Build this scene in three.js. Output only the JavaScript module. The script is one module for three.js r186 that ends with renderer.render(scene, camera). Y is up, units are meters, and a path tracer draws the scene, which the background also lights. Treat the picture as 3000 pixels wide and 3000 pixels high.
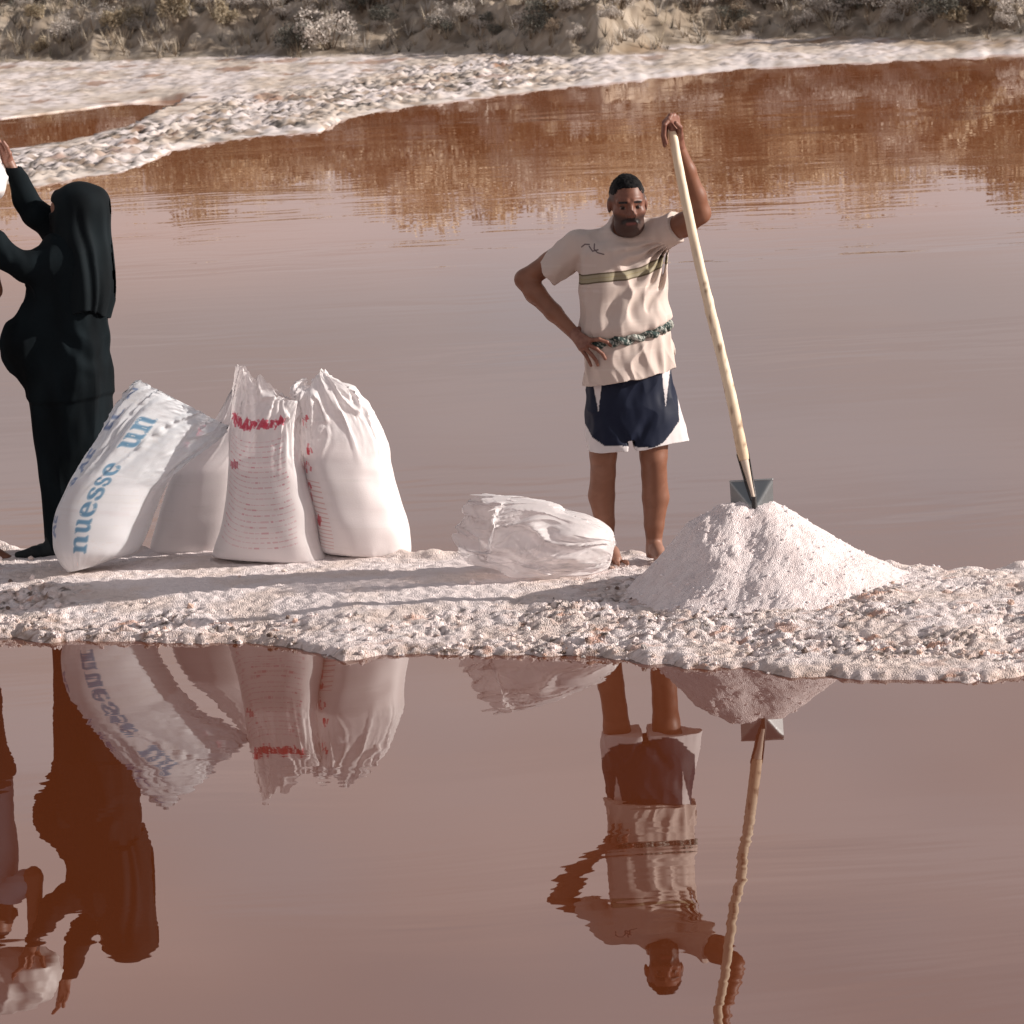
import * as THREE from 'three';
import { mergeGeometries } from 'three/addons/utils/BufferGeometryUtils.js';

// ---------------------------------------------------------------- camera, sky, sun, exposure
const V3 = THREE.Vector3, PI = Math.PI, R = (d) => d * PI / 180;
const PERM = new Uint8Array(512); { const r = rng(1234), a = [...Array(256).keys()]; for (let i = 255; i > 0; i--) { const j = Math.floor(r() * (i + 1)); [a[i], a[j]] = [a[j], a[i]]; } for (let i = 0; i < 512; i++) PERM[i] = a[i & 255]; }
const scene = new THREE.Scene();
const F = 8440;                                        // focal length in units of a 1932-unit-wide picture
const camera = new THREE.PerspectiveCamera(2 * Math.atan(966 / F) * 180 / PI, 1, 0.5, 3000);
camera.position.set(0, 3.542, 20);
camera.rotation.order = 'YXZ';
camera.rotation.set(R(-8.97), 0, R(-3));
camera.focus = 20.2;
camera.userData.fStop = 14;
camera.updateMatrixWorld(true);
scene.add(camera);

function skyColor(elev) {                              // a hazy, pinkish daylight sky, the same all round
  const stops = [[-90, .45, .40, .39], [0, .45, .40, .39], [7, .53, .475, .47], [14, .80, .655, .62], [24, .45, .41, .41], [45, .19, .195, .22], [90, .10, .125, .17]];
  let k = 0; while (k < stops.length - 2 && elev > stops[k + 1][0]) k++;
  const a = stops[k], b = stops[k + 1], t = Math.min(1, Math.max(0, (elev - a[0]) / (b[0] - a[0]))), s = t * t * (3 - 2 * t);
  return [1, 2, 3].map((i) => a[i] + (b[i] - a[i]) * s);
}
{
  const W = 1440, H = 720, d = new Float32Array(W * H * 4);
  for (let j = 0; j < H; j++) { const e = (j + .5) / H * 180 - 90, c = skyColor(e); for (let i = 0; i < W; i++) { const a = i / W * 2 * PI, w = sstep(-1, 4, e) * sstep(60, 25, e), ca = Math.cos(a) * 9, sa = Math.sin(a) * 9, k = 1 + .17 * w * fbm(ca * .8 + e * .12, sa * .8, e * .42, 4), t = .085 * w * fbm(ca * .9 + 30 + e * .1, sa * .9, e * .36 + 9, 4); d.set([c[0] * k * (1 + t), c[1] * k * (1 - .15 * t), c[2] * k * (1 - t), 1], (j * W + i) * 4); } }
  const sky = new THREE.DataTexture(d, W, H, THREE.RGBAFormat, THREE.FloatType);
  sky.mapping = THREE.EquirectangularReflectionMapping; sky.magFilter = THREE.LinearFilter; sky.needsUpdate = true;
  scene.background = sky; scene.environment = sky;
}
const sunDir = new V3(Math.cos(R(22)) * Math.cos(R(2)), Math.sin(R(22)), Math.cos(R(22)) * Math.sin(R(2)));
const sun = new THREE.DirectionalLight(new THREE.Color().setRGB(1, .915, .845), 5);
sun.position.copy(sunDir).multiplyScalar(60); sun.target.position.set(0, 0, 0);
sun.castShadow = true; sun.shadow.mapSize.set(4096, 4096);
Object.assign(sun.shadow.camera, { left: -40, right: 40, top: 30, bottom: -30, near: 1, far: 160 });
scene.add(sun, sun.target);
const renderer = new THREE.WebGLRenderer({ antialias: true });
renderer.setSize(1024, 1024);
renderer.toneMapping = THREE.LinearToneMapping;
renderer.toneMappingExposure = 1.18;
renderer.shadowMap.enabled = true;

// ---------------------------------------------------------------- helpers
const CAM = camera.position;
function ray(px, py) { return new V3((px - 966) / F, -(py - 966) / F, -1).applyQuaternion(camera.quaternion); }
function atZ(px, py, z) { const r = ray(px, py), t = (z - CAM.z) / r.z; return CAM.clone().addScaledVector(r, t); }
function atY(px, py, y) { const r = ray(px, py), t = (y - CAM.y) / r.y; return CAM.clone().addScaledVector(r, t); }
function rng(seed) { let s = seed >>> 0; return () => { s = (s + 0x6D2B79F5) >>> 0; let t = Math.imul(s ^ s >>> 15, 1 | s); t = t + Math.imul(t ^ t >>> 7, 61 | t) ^ t; return ((t ^ t >>> 14) >>> 0) / 4294967296; }; }
function h3(i, j, k) { let h = Math.imul(i, 374761393) ^ Math.imul(j, 668265263) ^ Math.imul(k, 1440662683); h = Math.imul(h ^ h >>> 13, 1274126177); h ^= h >>> 16; return (h >>> 0) / 2147483648 - 1; }
function grad(h, x, y, z) { h &= 15; const u = h < 8 ? x : y, v = h < 4 ? y : h === 12 || h === 14 ? x : z; return (h & 1 ? -u : u) + (h & 2 ? -v : v); }
function noise(x, y, z = 0) {                           // gradient noise, about -1 to 1
  const fi = Math.floor(x), fj = Math.floor(y), fk = Math.floor(z); x -= fi; y -= fj; z -= fk;
  const i = fi & 255, j = fj & 255, k = fk & 255, a = x * x * x * (x * (x * 6 - 15) + 10), b = y * y * y * (y * (y * 6 - 15) + 10), c = z * z * z * (z * (z * 6 - 15) + 10);
  const A = PERM[i] + j, B = PERM[i + 1] + j, AA = PERM[A & 255] + k, AB = PERM[A + 1 & 255] + k, BA = PERM[B & 255] + k, BB = PERM[B + 1 & 255] + k;
  const p0 = grad(PERM[AA], x, y, z), p1 = grad(PERM[BA], x - 1, y, z), p2 = grad(PERM[AB], x, y - 1, z), p3 = grad(PERM[BB], x - 1, y - 1, z);
  const q0 = grad(PERM[AA + 1], x, y, z - 1), q1 = grad(PERM[BA + 1], x - 1, y, z - 1), q2 = grad(PERM[AB + 1], x, y - 1, z - 1), q3 = grad(PERM[BB + 1], x - 1, y - 1, z - 1);
  const m = p0 + (p1 - p0) * a, n = p2 + (p3 - p2) * a, o = q0 + (q1 - q0) * a, q = q2 + (q3 - q2) * a, s = m + (n - m) * b, t = o + (q - o) * b;
  return (s + (t - s) * c) * 1.35;
}
function fbm(x, y, z, n = 4) { let s = 0, a = .5; for (let o = 0; o < n; o++) { s += a * noise(x, y, z + o * 17.3); x = x * 2.03 + 3.1; y = y * 2.03 - 1.7; z *= 2.03; a *= .5; } return s * 1.4; }
function worley(x, y, o = 0) {                         // nearest and second nearest of scattered points
  const i = Math.floor(x), j = Math.floor(y); let a = 9, b = 9;
  for (let q = -1; q < 2; q++) for (let p = -1; p < 2; p++) { const u = i + p + .5 + .46 * h3(i + p, j + q, o) - x, v = j + q + .5 + .46 * h3(i + p, j + q, o + 57) - y, d = Math.sqrt(u * u + v * v); if (d < a) { b = a; a = d; } else if (d < b) b = d; }
  return [a, b];
}
function clamp(x, a = 0, b = 1) { return Math.min(b, Math.max(a, x)); }
function sstep(a, b, x) { const t = clamp((x - a) / (b - a)); return t * t * (3 - 2 * t); }
const mix = (a, b, t) => a + (b - a) * t;
const mix3 = (a, b, t) => [mix(a[0], b[0], t), mix(a[1], b[1], t), mix(a[2], b[2], t)];
function curve(pts, x) {                               // piecewise linear y(x), held beyond the ends
  if (x <= pts[0][0]) return pts[0][1];
  for (let i = 1; i < pts.length; i++) if (x <= pts[i][0]) return mix(pts[i - 1][1], pts[i][1], (x - pts[i - 1][0]) / (pts[i][0] - pts[i - 1][0]));
  return pts[pts.length - 1][1];
}
const counts = {};
function numbered(n) { const c = counts[n] = (counts[n] ?? -1) + 1; return c ? `${n}_${String(c).padStart(3, '0')}` : n; }
function tag(o, label, category, group, kind) { o.userData.label = label; if (category) o.userData.category = category; if (group) o.userData.group = group; if (kind) o.userData.kind = kind; return o; }
function thing(name, label, category, pos, group) { const g = new THREE.Group(); g.name = numbered(name); g.position.copy(pos); scene.add(g); return tag(g, label, category, group); }
function mesh(name, geo, mat, parent) { const m = new THREE.Mesh(geo, mat); m.name = parent === scene ? numbered(name) : name; m.castShadow = m.receiveShadow = true; parent.add(m); return m; }
function std(o) { const { rgb, ...rest } = o; const m = new THREE.MeshPhysicalMaterial(rest); if (rgb) m.color.setRGB(...rgb); return m; }
function grid(nu, nv, fn, close = false) {              // fn(i, j) -> {p:[x,y,z], uv, c}
  const P = [], U = [], C = [], I = [];
  for (let j = 0; j <= nv; j++) for (let i = 0; i <= nu; i++) { const o = fn(i, j); P.push(...o.p); if (o.uv) U.push(...o.uv); if (o.c) C.push(...o.c); }
  for (let j = 0; j < nv; j++) for (let i = 0; i < nu; i++) { const a = j * (nu + 1) + i, b = a + 1, c = a + nu + 1, d = c + 1; I.push(a, b, d, a, d, c); }
  const g = new THREE.BufferGeometry();
  g.setAttribute('position', new THREE.Float32BufferAttribute(P, 3));
  if (U.length) g.setAttribute('uv', new THREE.Float32BufferAttribute(U, 2));
  if (C.length) g.setAttribute('color', new THREE.Float32BufferAttribute(C, 3));
  g.setIndex(I); g.computeVertexNormals();
  return g;
}

// distance fields, meshed by surface nets
const smin = (a, b, k) => { const h = Math.max(k - Math.abs(a - b), 0) / k; return Math.min(a, b) - h * h * k * .25; };
const smax = (a, b, k) => -smin(-a, -b, k);
function cone(x, y, z, a, b, ra, rb) {                  // tapered capsule between joints a and b
  const dx = b[0] - a[0], dy = b[1] - a[1], dz = b[2] - a[2], px = x - a[0], py = y - a[1], pz = z - a[2];
  const t = clamp((px * dx + py * dy + pz * dz) / (dx * dx + dy * dy + dz * dz));
  return Math.hypot(px - dx * t, py - dy * t, pz - dz * t) - mix(ra, rb, t);
}
function ell(x, y, z, c, r) { const k = Math.hypot((x - c[0]) / r[0], (y - c[1]) / r[1], (z - c[2]) / r[2]); return (k - 1) * Math.min(r[0], r[1], r[2]); }
function chain(x, y, z, pts, k) { let d = 9; for (let i = 1; i < pts.length; i++) { const a = pts[i - 1], b = pts[i]; d = smin(d, cone(x, y, z, a, b, a[3], b[3]), k); } return d; }
function nets(f, lo, hi, cell, colorFn, uvFn) {
  const n = [0, 1, 2].map((i) => Math.ceil((hi[i] - lo[i]) / cell) + 1), [nx, ny, nz] = n, B = 6;
  const val = new Float32Array(nx * ny * nz).fill(9), at = (i, j, k) => (k * ny + j) * nx + i, rad = B * cell * .87;
  for (let K = 0; K < nz; K += B) for (let J = 0; J < ny; J += B) for (let I = 0; I < nx; I += B) {
    const d = f(lo[0] + (I + B / 2) * cell, lo[1] + (J + B / 2) * cell, lo[2] + (K + B / 2) * cell), far = d > rad * 1.7 ? 1 : d < -rad * 2.6 ? -1 : 0;
    for (let k = K; k < Math.min(K + B, nz); k++) for (let j = J; j < Math.min(J + B, ny); j++) for (let i = I; i < Math.min(I + B, nx); i++)
      val[at(i, j, k)] = far ? far : f(lo[0] + i * cell, lo[1] + j * cell, lo[2] + k * cell);
  }
  const id = new Int32Array(nx * ny * nz).fill(-1), P = [], N = [], C = [], U = [], I = [], corner = new Float64Array(8);
  for (let k = 0; k < nz - 1; k++) for (let j = 0; j < ny - 1; j++) for (let i = 0; i < nx - 1; i++) {
    let m = 0;
    for (let c = 0; c < 8; c++) { corner[c] = val[at(i + (c & 1), j + (c >> 1 & 1), k + (c >> 2))]; if (corner[c] < 0) m |= 1 << c; }
    if (m === 0 || m === 255) continue;
    let sx = 0, sy = 0, sz = 0, s = 0;
    for (let a = 0; a < 8; a++) for (const b of [a | 1, a | 2, a | 4]) {
      if (b === a || (corner[a] < 0) === (corner[b] < 0)) continue;
      const t = corner[a] / (corner[a] - corner[b]);
      sx += mix(a & 1, b & 1, t); sy += mix(a >> 1 & 1, b >> 1 & 1, t); sz += mix(a >> 2, b >> 2, t); s++;
    }
    const x = lo[0] + (i + sx / s) * cell, y = lo[1] + (j + sy / s) * cell, z = lo[2] + (k + sz / s) * cell, e = cell * .6;
    const gx = f(x + e, y, z) - f(x - e, y, z), gy = f(x, y + e, z) - f(x, y - e, z), gz = f(x, y, z + e) - f(x, y, z - e), l = Math.hypot(gx, gy, gz) || 1;
    id[at(i, j, k)] = P.length / 3; P.push(x, y, z); N.push(gx / l, gy / l, gz / l);
    if (colorFn) C.push(...colorFn(x, y, z, gx / l, gy / l, gz / l));
    if (uvFn) U.push(...uvFn(x, y, z));
  }
  const quad = (a, b, c, d, flip) => { if (a < 0 || b < 0 || c < 0 || d < 0) return; flip ? I.push(a, c, b, a, d, c) : I.push(a, b, c, a, c, d); };
  for (let k = 1; k < nz - 1; k++) for (let j = 1; j < ny - 1; j++) for (let i = 1; i < nx - 1; i++) {
    const v = val[at(i, j, k)] < 0;
    if (v !== val[at(i + 1, j, k)] < 0) quad(id[at(i, j - 1, k - 1)], id[at(i, j, k - 1)], id[at(i, j, k)], id[at(i, j - 1, k)], !v);
    if (v !== val[at(i, j + 1, k)] < 0) quad(id[at(i - 1, j, k - 1)], id[at(i - 1, j, k)], id[at(i, j, k)], id[at(i, j, k - 1)], !v);
    if (v !== val[at(i, j, k + 1)] < 0) quad(id[at(i - 1, j - 1, k)], id[at(i, j - 1, k)], id[at(i, j, k)], id[at(i - 1, j, k)], !v);
  }
  const g = new THREE.BufferGeometry();
  g.setAttribute('position', new THREE.Float32BufferAttribute(P, 3)); g.setAttribute('normal', new THREE.Float32BufferAttribute(N, 3));
  if (colorFn) g.setAttribute('color', new THREE.Float32BufferAttribute(C, 3));
  if (uvFn) g.setAttribute('uv', new THREE.Float32BufferAttribute(U, 2));
  g.setIndex(I);
  return g;
}
function noiseTexture(size, fn) {                       // a tiling grey map of fn(u, v)
  const d = new Uint8Array(size * size * 4);
  for (let j = 0; j < size; j++) for (let i = 0; i < size; i++) { const v = clamp(fn(i / size, j / size)) * 255; d.set([v, v, v, 255], (j * size + i) * 4); }
  const t = new THREE.DataTexture(d, size, size); t.wrapS = t.wrapT = THREE.RepeatWrapping; t.magFilter = THREE.LinearFilter; t.needsUpdate = true; return t;
}

// ---------------------------------------------------------------- water
const axisSteps = (list) => { const out = [list[0][0]]; for (let s = 0; s < list.length - 1; s++) { const [a, n] = list[s], b = list[s + 1][0]; for (let i = 1; i <= n; i++) out.push(mix(a, b, i / n)); } return out; };
{
  const X = axisSteps([[-400, 4], [-60, 10], [-10, 16], [-3.4, 90], [3.4, 16], [10, 10], [60, 4], [400]]);
  const Z = axisSteps([[40, 4], [14, 10], [9.5, 820], [0.4, 30], [-1.2, 760], [-45, 10], [-60]]);
  const wave = (x, z) => {
    z += .18 * noise(x * .9, z * .7, 6); const calm = .22 + .9 * sstep(-.25, .45, fbm(x * .25, z * .5, 4, 2)), near = sstep(-1, 1, z);
    const a = noise(x * 2.2 + .4 * z, z * 10, 1.5) * .00010 + noise(x * 4.5, z * 24, 7.5) * .000045 + noise(x * .5, z * 2.2, 3.5) * .0005;
    const b = noise(x * .9, z * 1.5, 2.5) * .0011 + noise(x * .28, z * .45, 9.5) * .0022 + noise(x * 1.6, z * 6, 5.5) * .0006 + noise(x * 4, z * 14, 5.5) * .0003;
    return (near * a + (1 - near) * b) * calm;
  };
  const nu = X.length - 1, nv = Z.length - 1, P = new Float32Array((nu + 1) * (nv + 1) * 3), N = new Float32Array(P.length), C = new Float32Array(P.length), I = [];
  for (let j = 0; j <= nv; j++) for (let i = 0; i <= nu; i++) {
    const x = X[i], z = Z[j], o = (j * (nu + 1) + i) * 3, e = z > -.5 ? .004 : .03, h = wave(x, z);
    P.set([x, h, z], o);
    const n = new V3(-(wave(x + .02, z) - wave(x - .02, z)) / .04, 1, -(wave(x, z + e) - wave(x, z - e)) / (2 * e)).normalize();
    N.set([n.x, n.y, n.z], o);
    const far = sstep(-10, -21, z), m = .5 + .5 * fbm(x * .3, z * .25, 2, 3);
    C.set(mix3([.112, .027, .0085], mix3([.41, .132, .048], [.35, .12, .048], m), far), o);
  }
  for (let j = 0; j < nv; j++) for (let i = 0; i < nu; i++) { const a = j * (nu + 1) + i, b = a + 1, c = a + nu + 1, d = c + 1; I.push(a, b, d, a, d, c); }
  const g = new THREE.BufferGeometry();
  g.setAttribute('position', new THREE.BufferAttribute(P, 3)); g.setAttribute('normal', new THREE.BufferAttribute(N, 3)); g.setAttribute('color', new THREE.BufferAttribute(C, 3)); g.setIndex(I);
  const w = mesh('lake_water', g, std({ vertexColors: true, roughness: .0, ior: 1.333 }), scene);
  tag(w, 'still reddish brown lake water mirroring the people and the far bank', 'water', null, 'structure');
}

// ---------------------------------------------------------------- salt ridge
const toXZ = (list, y) => list.map(([px, py]) => { const p = atY(px, py, y); return [p.x, p.z]; }).sort((a, b) => a[0] - b[0]);
const ridgeFront = toXZ([[0, 1205], [300, 1212], [500, 1216], [650, 1241], [800, 1233], [950, 1234], [1150, 1240], [1350, 1262], [1500, 1272], [1700, 1278], [1830, 1290], [1932, 1276]], 0);
const ridgeBack = toXZ([[0, 1034], [250, 1040], [780, 1046], [1200, 1043], [1700, 1074], [1932, 1068]], .13);
const ends = (p) => [[-14, p[0][1] - (p[0][0] + 14) * .42], ...p, [14, p[p.length - 1][1] + (14 - p[p.length - 1][0]) * .42]];
const RF = ends(ridgeFront), RB = ends(ridgeBack);
const smoothPatch = (x, z) => {                         // packed, trodden salt between the bags and the pile
  const t = (curve(RF, x) - z) / (curve(RF, x) - curve(RB, x));
  return sstep(.3 - .17 * sstep(-2.3, -1.5, x) * sstep(.2, -.5, x), .5 - .17 * sstep(-2.3, -1.5, x) * sstep(.2, -.5, x), t + .1 * noise(x * 3, z * 3, 5)) * sstep(-2.6, -1.9, x) * sstep(.6, .1, x) * .9 + sstep(.62, .8, t) * .5;
};
const patchy = (x, z) => .3 + 1.15 * sstep(-.4, .45, noise(x * 1.9, z * 3.2, 13) + .5 * noise(x * 5, z * 8, 14));
function ridgeH(x, z, fine = true) {
  const zf = curve(RF, x) + .10 * noise(x * 2.6, 3.1, 0) + .07 * noise(x * 6, 5.1, 0) + .05 * noise(x * 14, 9.1, 0), zb = curve(RB, x) - .08 + .05 * noise(x * 4, 6.1, 0);
  const t = (zf - z) / (zf - zb), up = (.22 * sstep(-.03, .05, t) + .78 * sstep(-.02, .55, t)) * .125 * sstep(1.06, .97, t);
  let h = up - .03 * sstep(.02, -.08, t) - .08 * sstep(1.0, 1.1, t);
  if (!fine) return h;
  const sp = clamp(smoothPatch(x, z), 0, .95), rough = (1 - sp) * sstep(-.06, .1, t) * patchy(x, z) + .06;
  const wx = x + .03 * noise(x * 9, z * 9, 2), wz = z + .03 * noise(x * 9, z * 9, 7), A = worley(wx * 7, wz * 7, 1), B = worley(wx * 17, wz * 17, 2), Cc = worley(x * 38, z * 38, 3);
  h += rough * (.008 * (sstep(0, .3, A[1] - A[0]) - .6) + .0045 * (sstep(0, .4, B[1] - B[0]) - .5) + .006 * (.5 - Cc[0]) + .020 * noise(wx * 2.6, wz * 3, 1.3) + .007 * noise(wx * 8, wz * 9, 4.4) + .0042 * noise(x * 24, z * 28, 3.3) + .0034 * noise(x * 70, z * 75, 5.9)) + .006 * noise(x * 24, z * 24, 8.3) + .008 * fbm(x * 2, z * 2, 3, 2);
  h += .03 * sstep(.9, .97, t) * sstep(1.02, .97, t) * (noise(x * 7, 2.2, 0) + .4);
  return h;
}
const saltColor = (x, z, rough) => {
  const a = fbm(x * 3, z * 3, 11, 4), b = fbm(x * 11, z * 11, 21, 3), c = fbm(x * 26, z * 26, 31, 2);
  let k = mix3([.83, .735, .715], [.77, .65, .595], sstep(-.2, .4, a));
  k = mix3(k, [.64, .46, .39], sstep(.05, .45, b) * rough * .38);
  k = mix3(k, [.40, .365, .35], sstep(.14, .42, fbm(x * 7, z * 13, 41, 4)) * rough * .5);
  k = mix3(k, [.13, .10, .085], sstep(.22, .44, c) * rough * .9);
  k = mix3(k, [.34, .20, .15], sstep(.2, .45, fbm(x * 9, z * 16, 81, 4)) * rough * .42);
  const wx = x + .03 * noise(x * 9, z * 9, 2), wz = z + .03 * noise(x * 9, z * 9, 7), A = worley(wx * 7, wz * 7, 1), B = worley(wx * 17, wz * 17, 2);
  const pit = .7 * Math.max(sstep(.16, .02, A[1] - A[0]) * .8, sstep(.16, .03, B[1] - B[0]) * .55) * sstep(-.35, .25, noise(x * 4, z * 4, 61));
  k = mix3(k, mix3([.40, .27, .20], [.24, .17, .13], clamp(.5 + b)), pit * rough);
  return mix3(k, [.50, .24, .15], sstep(.40, .52, fbm(x * 5, z * 9, 51, 4)) * rough * .6);
};
{
  const X = axisSteps([[-14, 60], [-2.75, 640], [2.6, 60], [14]]), nv = 260;
  const g = grid(X.length - 1, nv, (i, j) => {
    const x = X[i], zf = curve(RF, x) + .2, zb = curve(RB, x) - .3, z = mix(zf, zb, j / nv), t = (zf - z) / (zf - zb);
    const rough = (1 - clamp(smoothPatch(x, z), 0, .93)) * Math.min(1.1, .25 + .75 * patchy(x, z)), wet = sstep(.05, -.005, ridgeH(x, z)) * .35;
    const y = ridgeH(x, z);
    return { p: [x, y, z], uv: [x, z], c: mix3(saltColor(x, z, rough), [.42, .27, .2], wet) };
  });
  const bump = noiseTexture(512, (u, v) => .5 + .5 * fbm(u * 96, v * 96, 1, 3)); bump.repeat.set(1.6, 1.6);
  const m = mesh('salt_ridge', g, std({ vertexColors: true, roughness: .85, bumpMap: bump, bumpScale: .006 }), scene);
  tag(m, 'low bank of crusted pinkish salt crossing the lake under the people', 'ground', null, 'structure');
}
{ // loose crust nodules
  const r = rng(5), base = new THREE.IcosahedronGeometry(1, 2), p = base.attributes.position;
  for (let i = 0; i < p.count; i++) { const v = new V3().fromBufferAttribute(p, i), s = 1 + .45 * noise(v.x * 1.7, v.y * 1.7, v.z * 1.7) + .25 * noise(v.x * 4, v.y * 4, v.z * 4); p.setXYZ(i, v.x * s, v.y * s * .75, v.z * s); }
  base.computeVertexNormals();
  const items = [];
  while (items.length < 900) {
    const x = mix(-2.8, 2.8, r()), zf = curve(RF, x), zb = curve(RB, x), t = r() ** 1.3, z = mix(zf + .03, zb, t);
    if (r() < clamp(smoothPatch(x, z)) * .97 || r() > patchy(x, z)) continue;
    if (fbm(x * 5, z * 5, 71, 2) < -.1 + r() * .2) continue;
    items.push([x, z, 1 * (.004 + .012 * r() ** 2.6), r()]);
  }
  const im = new THREE.InstancedMesh(base, std({ rgb: [1, 1, 1], roughness: .85 }), items.length), m4 = new THREE.Matrix4(), col = new THREE.Color();
  items.forEach(([x, z, s, q], i) => {
    m4.compose(new V3(x, ridgeH(x, z) + s * .25, z), new THREE.Quaternion().setFromEuler(new THREE.Euler(r() * 6, r() * 6, r() * 6)), new V3(s, s, s)); im.setMatrixAt(i, m4);
    const c = q < .6 ? [.80, .71, .69] : q < .8 ? [.74, .61, .55] : q < .86 ? [.62, .44, .36] : q < .95 ? [.42, .38, .36] : [.17, .12, .10];
    im.setColorAt(i, col.setRGB(...c));
  });
  im.name = 'salt_nodules'; im.castShadow = im.receiveShadow = true; scene.add(im);
  tag(im, 'loose lumps of pale salt crust strewn over the low bank', 'salt lumps', null, 'stuff');
}

// ---------------------------------------------------------------- far shore and bank
const shore = toXZ([[0, 346], [60, 352], [150, 336], [230, 325], [300, 299], [314, 286], [400, 269], [500, 257], [605, 249], [640, 227], [740, 206], [850, 191], [1000, 173], [1200, 151], [1400, 130], [1600, 119], [1800, 110], [1932, 100]], 0);
const lagFar = toXZ([[0, 226], [100, 214], [230, 197], [300, 191], [365, 188]], 0), lagNear = toXZ([[0, 284], [100, 270], [230, 246], [300, 218], [365, 188]], 0);
const bankBase = toXZ([[0, 116], [150, 113], [300, 109], [450, 104], [600, 105], [750, 99], [900, 100], [1000, 104], [1130, 108], [1230, 92], [1400, 74], [1600, 68], [1800, 74], [1932, 70]], .13);
const ext = (p, sl) => [[-400, p[0][1] - (p[0][0] + 400) * sl], ...p, [400, p[p.length - 1][1] - (400 - p[p.length - 1][0]) * sl]];
const SH = ext(shore, .02), BK = ext(bankBase, 0), LF = [[-60, lagFar[0][1] + 2], ...lagFar], LN = [[-60, lagNear[0][1] + 3], ...lagNear];
const crusty = (x, d) => sstep(-9, -6.4, x) * sstep(2.2, .2, x) * sstep(9, 5.5, d) + .25;
function farH(x, z) {
  const zs = curve(SH, x) + .25 * noise(x * 2.5, 1.1) + .12 * noise(x * 8, 4.1), zb = curve(BK, x) + .35 * noise(x * 1.3, 8.1) + .2 * noise(x * 4, 5.1), d = zs - z, e = zb - z;
  let h = d < 0 ? -.25 * sstep(0, -.6, d) : (.028 + .02 * noise(x * 3, 7.7)) * sstep(0, .5, d) + .09 * clamp(d / (zs - zb));
  if (d > 0) { const q = sstep(0, .8, d) * sstep(.8, -.4, e); h += q * (.014 * noise(x * 2.2, z * 1.1, 2.2) + .014 * noise(x * 6, z * 3, 3.2) + .012 * noise(x * 14, z * 8, 6.2)); const W = worley(x * 4.5, z * 2.6, 5), W2 = worley(x * 11, z * 6, 6); h += q * crusty(x, d) * (.012 * (sstep(0, .4, W[1] - W[0]) - .4) + .014 * (.5 - W2[0]) + .028 * noise(x * 8, z * 3.5, 8) + .026 * noise(x * 19, z * 8, 9)); }
  if (e > 0) h += .62 * sstep(0, 2.6, e) + .55 * sstep(2, 9, e) + sstep(0, 1.5, e) * (.17 * fbm(x * 1.1, z * .8, 3, 4) + .07 * noise(x * 4, z * 2.5, 12) + .05 * noise(x * 10, z * 6, 2)) + .012 * Math.max(0, e - 10);
  const tip = lagFar[lagFar.length - 1][0];
  if (x < tip) { const f = curve(LF, x), n = curve(LN, x), q = Math.min(z - f, n - z); if (h > 0) h *= mix(1, .22 + .78 * sstep(.1, 3, -q), sstep(tip, tip - 1, x)); h = mix(h, -.3, sstep(-.12, .1, q + .2 * noise(x * 3, z * 2, 4))); }
  return h;
}
{
  const X = axisSteps([[-400, 8], [-60, 20], [-10, 420], [10, 20], [60, 8], [400]]), Z = axisSteps([[-22, 220], [-34, 330], [-48, 40], [-60, 20], [-120, 10], [-900]]);
  const g = grid(X.length - 1, Z.length - 1, (i, j) => {
    const x = X[i], z = Z[j], h = farH(x, z), d = curve(SH, x) - z, e = curve(BK, x) - z + .3 * noise(x * 1.5, z, 1);
    const a = fbm(x * .9, z * .45, 5, 4), b = fbm(x * 3, z * 1.6, 15, 4), c = fbm(x * 9, z * 4, 25, 3);
    let k = mix3([.72, .645, .62], [.63, .54, .465], sstep(-.15, .3, a));
    const crust = crusty(x, d), W = worley(x * 4.5, z * 2.6, 5);
    k = mix3(k, [.30, .22, .16], sstep(.12, .4, b) * (.3 + .5 * crust));
    k = mix3(k, [.17, .14, .12], sstep(.2, .45, c) * (.25 + .6 * crust));
    k = mix3(k, [.13, .11, .095], sstep(.12, .42, noise(x * 7, z * 2.6, 17) + .5 * noise(x * 17, z * 7, 18)) * sstep(-.3, .3, noise(x * 1.3, z * .8, 7)) * crust * .9);
    k = mix3(k, [.74, .69, .67], sstep(1.0, .1, d) * .4 * (1 - .6 * crust * sstep(0, .3, b)));
    k = mix3(k, [.30, .16, .10], sstep(.3, .48, fbm(x * 1.6, z * .9, 44, 4)) * sstep(1.2, 3.5, d) * .75);
    k = mix3(k, [.36, .27, .20], sstep(.25, .5, fbm(x * 6, z * 2.2, 47, 3)) * .6);
    const soil = mix3(mix3([.29, .23, .17], [.41, .345, .275], sstep(-.35, .35, b + .5 * c)), [.15, .115, .08], sstep(.12, .42, fbm(x * 3, z * 1.6, 61, 4)) * .85);
    k = mix3(k, soil, sstep(-.35, .25, e));
    k = mix3(k, [.22, .13, .055], sstep(-1.6, -.3, e) * sstep(.6, -.1, e) * sstep(.5, 2, x) * .7 * sstep(-.1, .2, a + .15));
    return { p: [x, h, z], c: k };
  });
  const m = mesh('far_shore', g, std({ vertexColors: true, roughness: .95 }), scene);
  tag(m, 'white salt flat and dry earth bank along the far side of the lake', 'terrain', null, 'structure');
}

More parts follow.
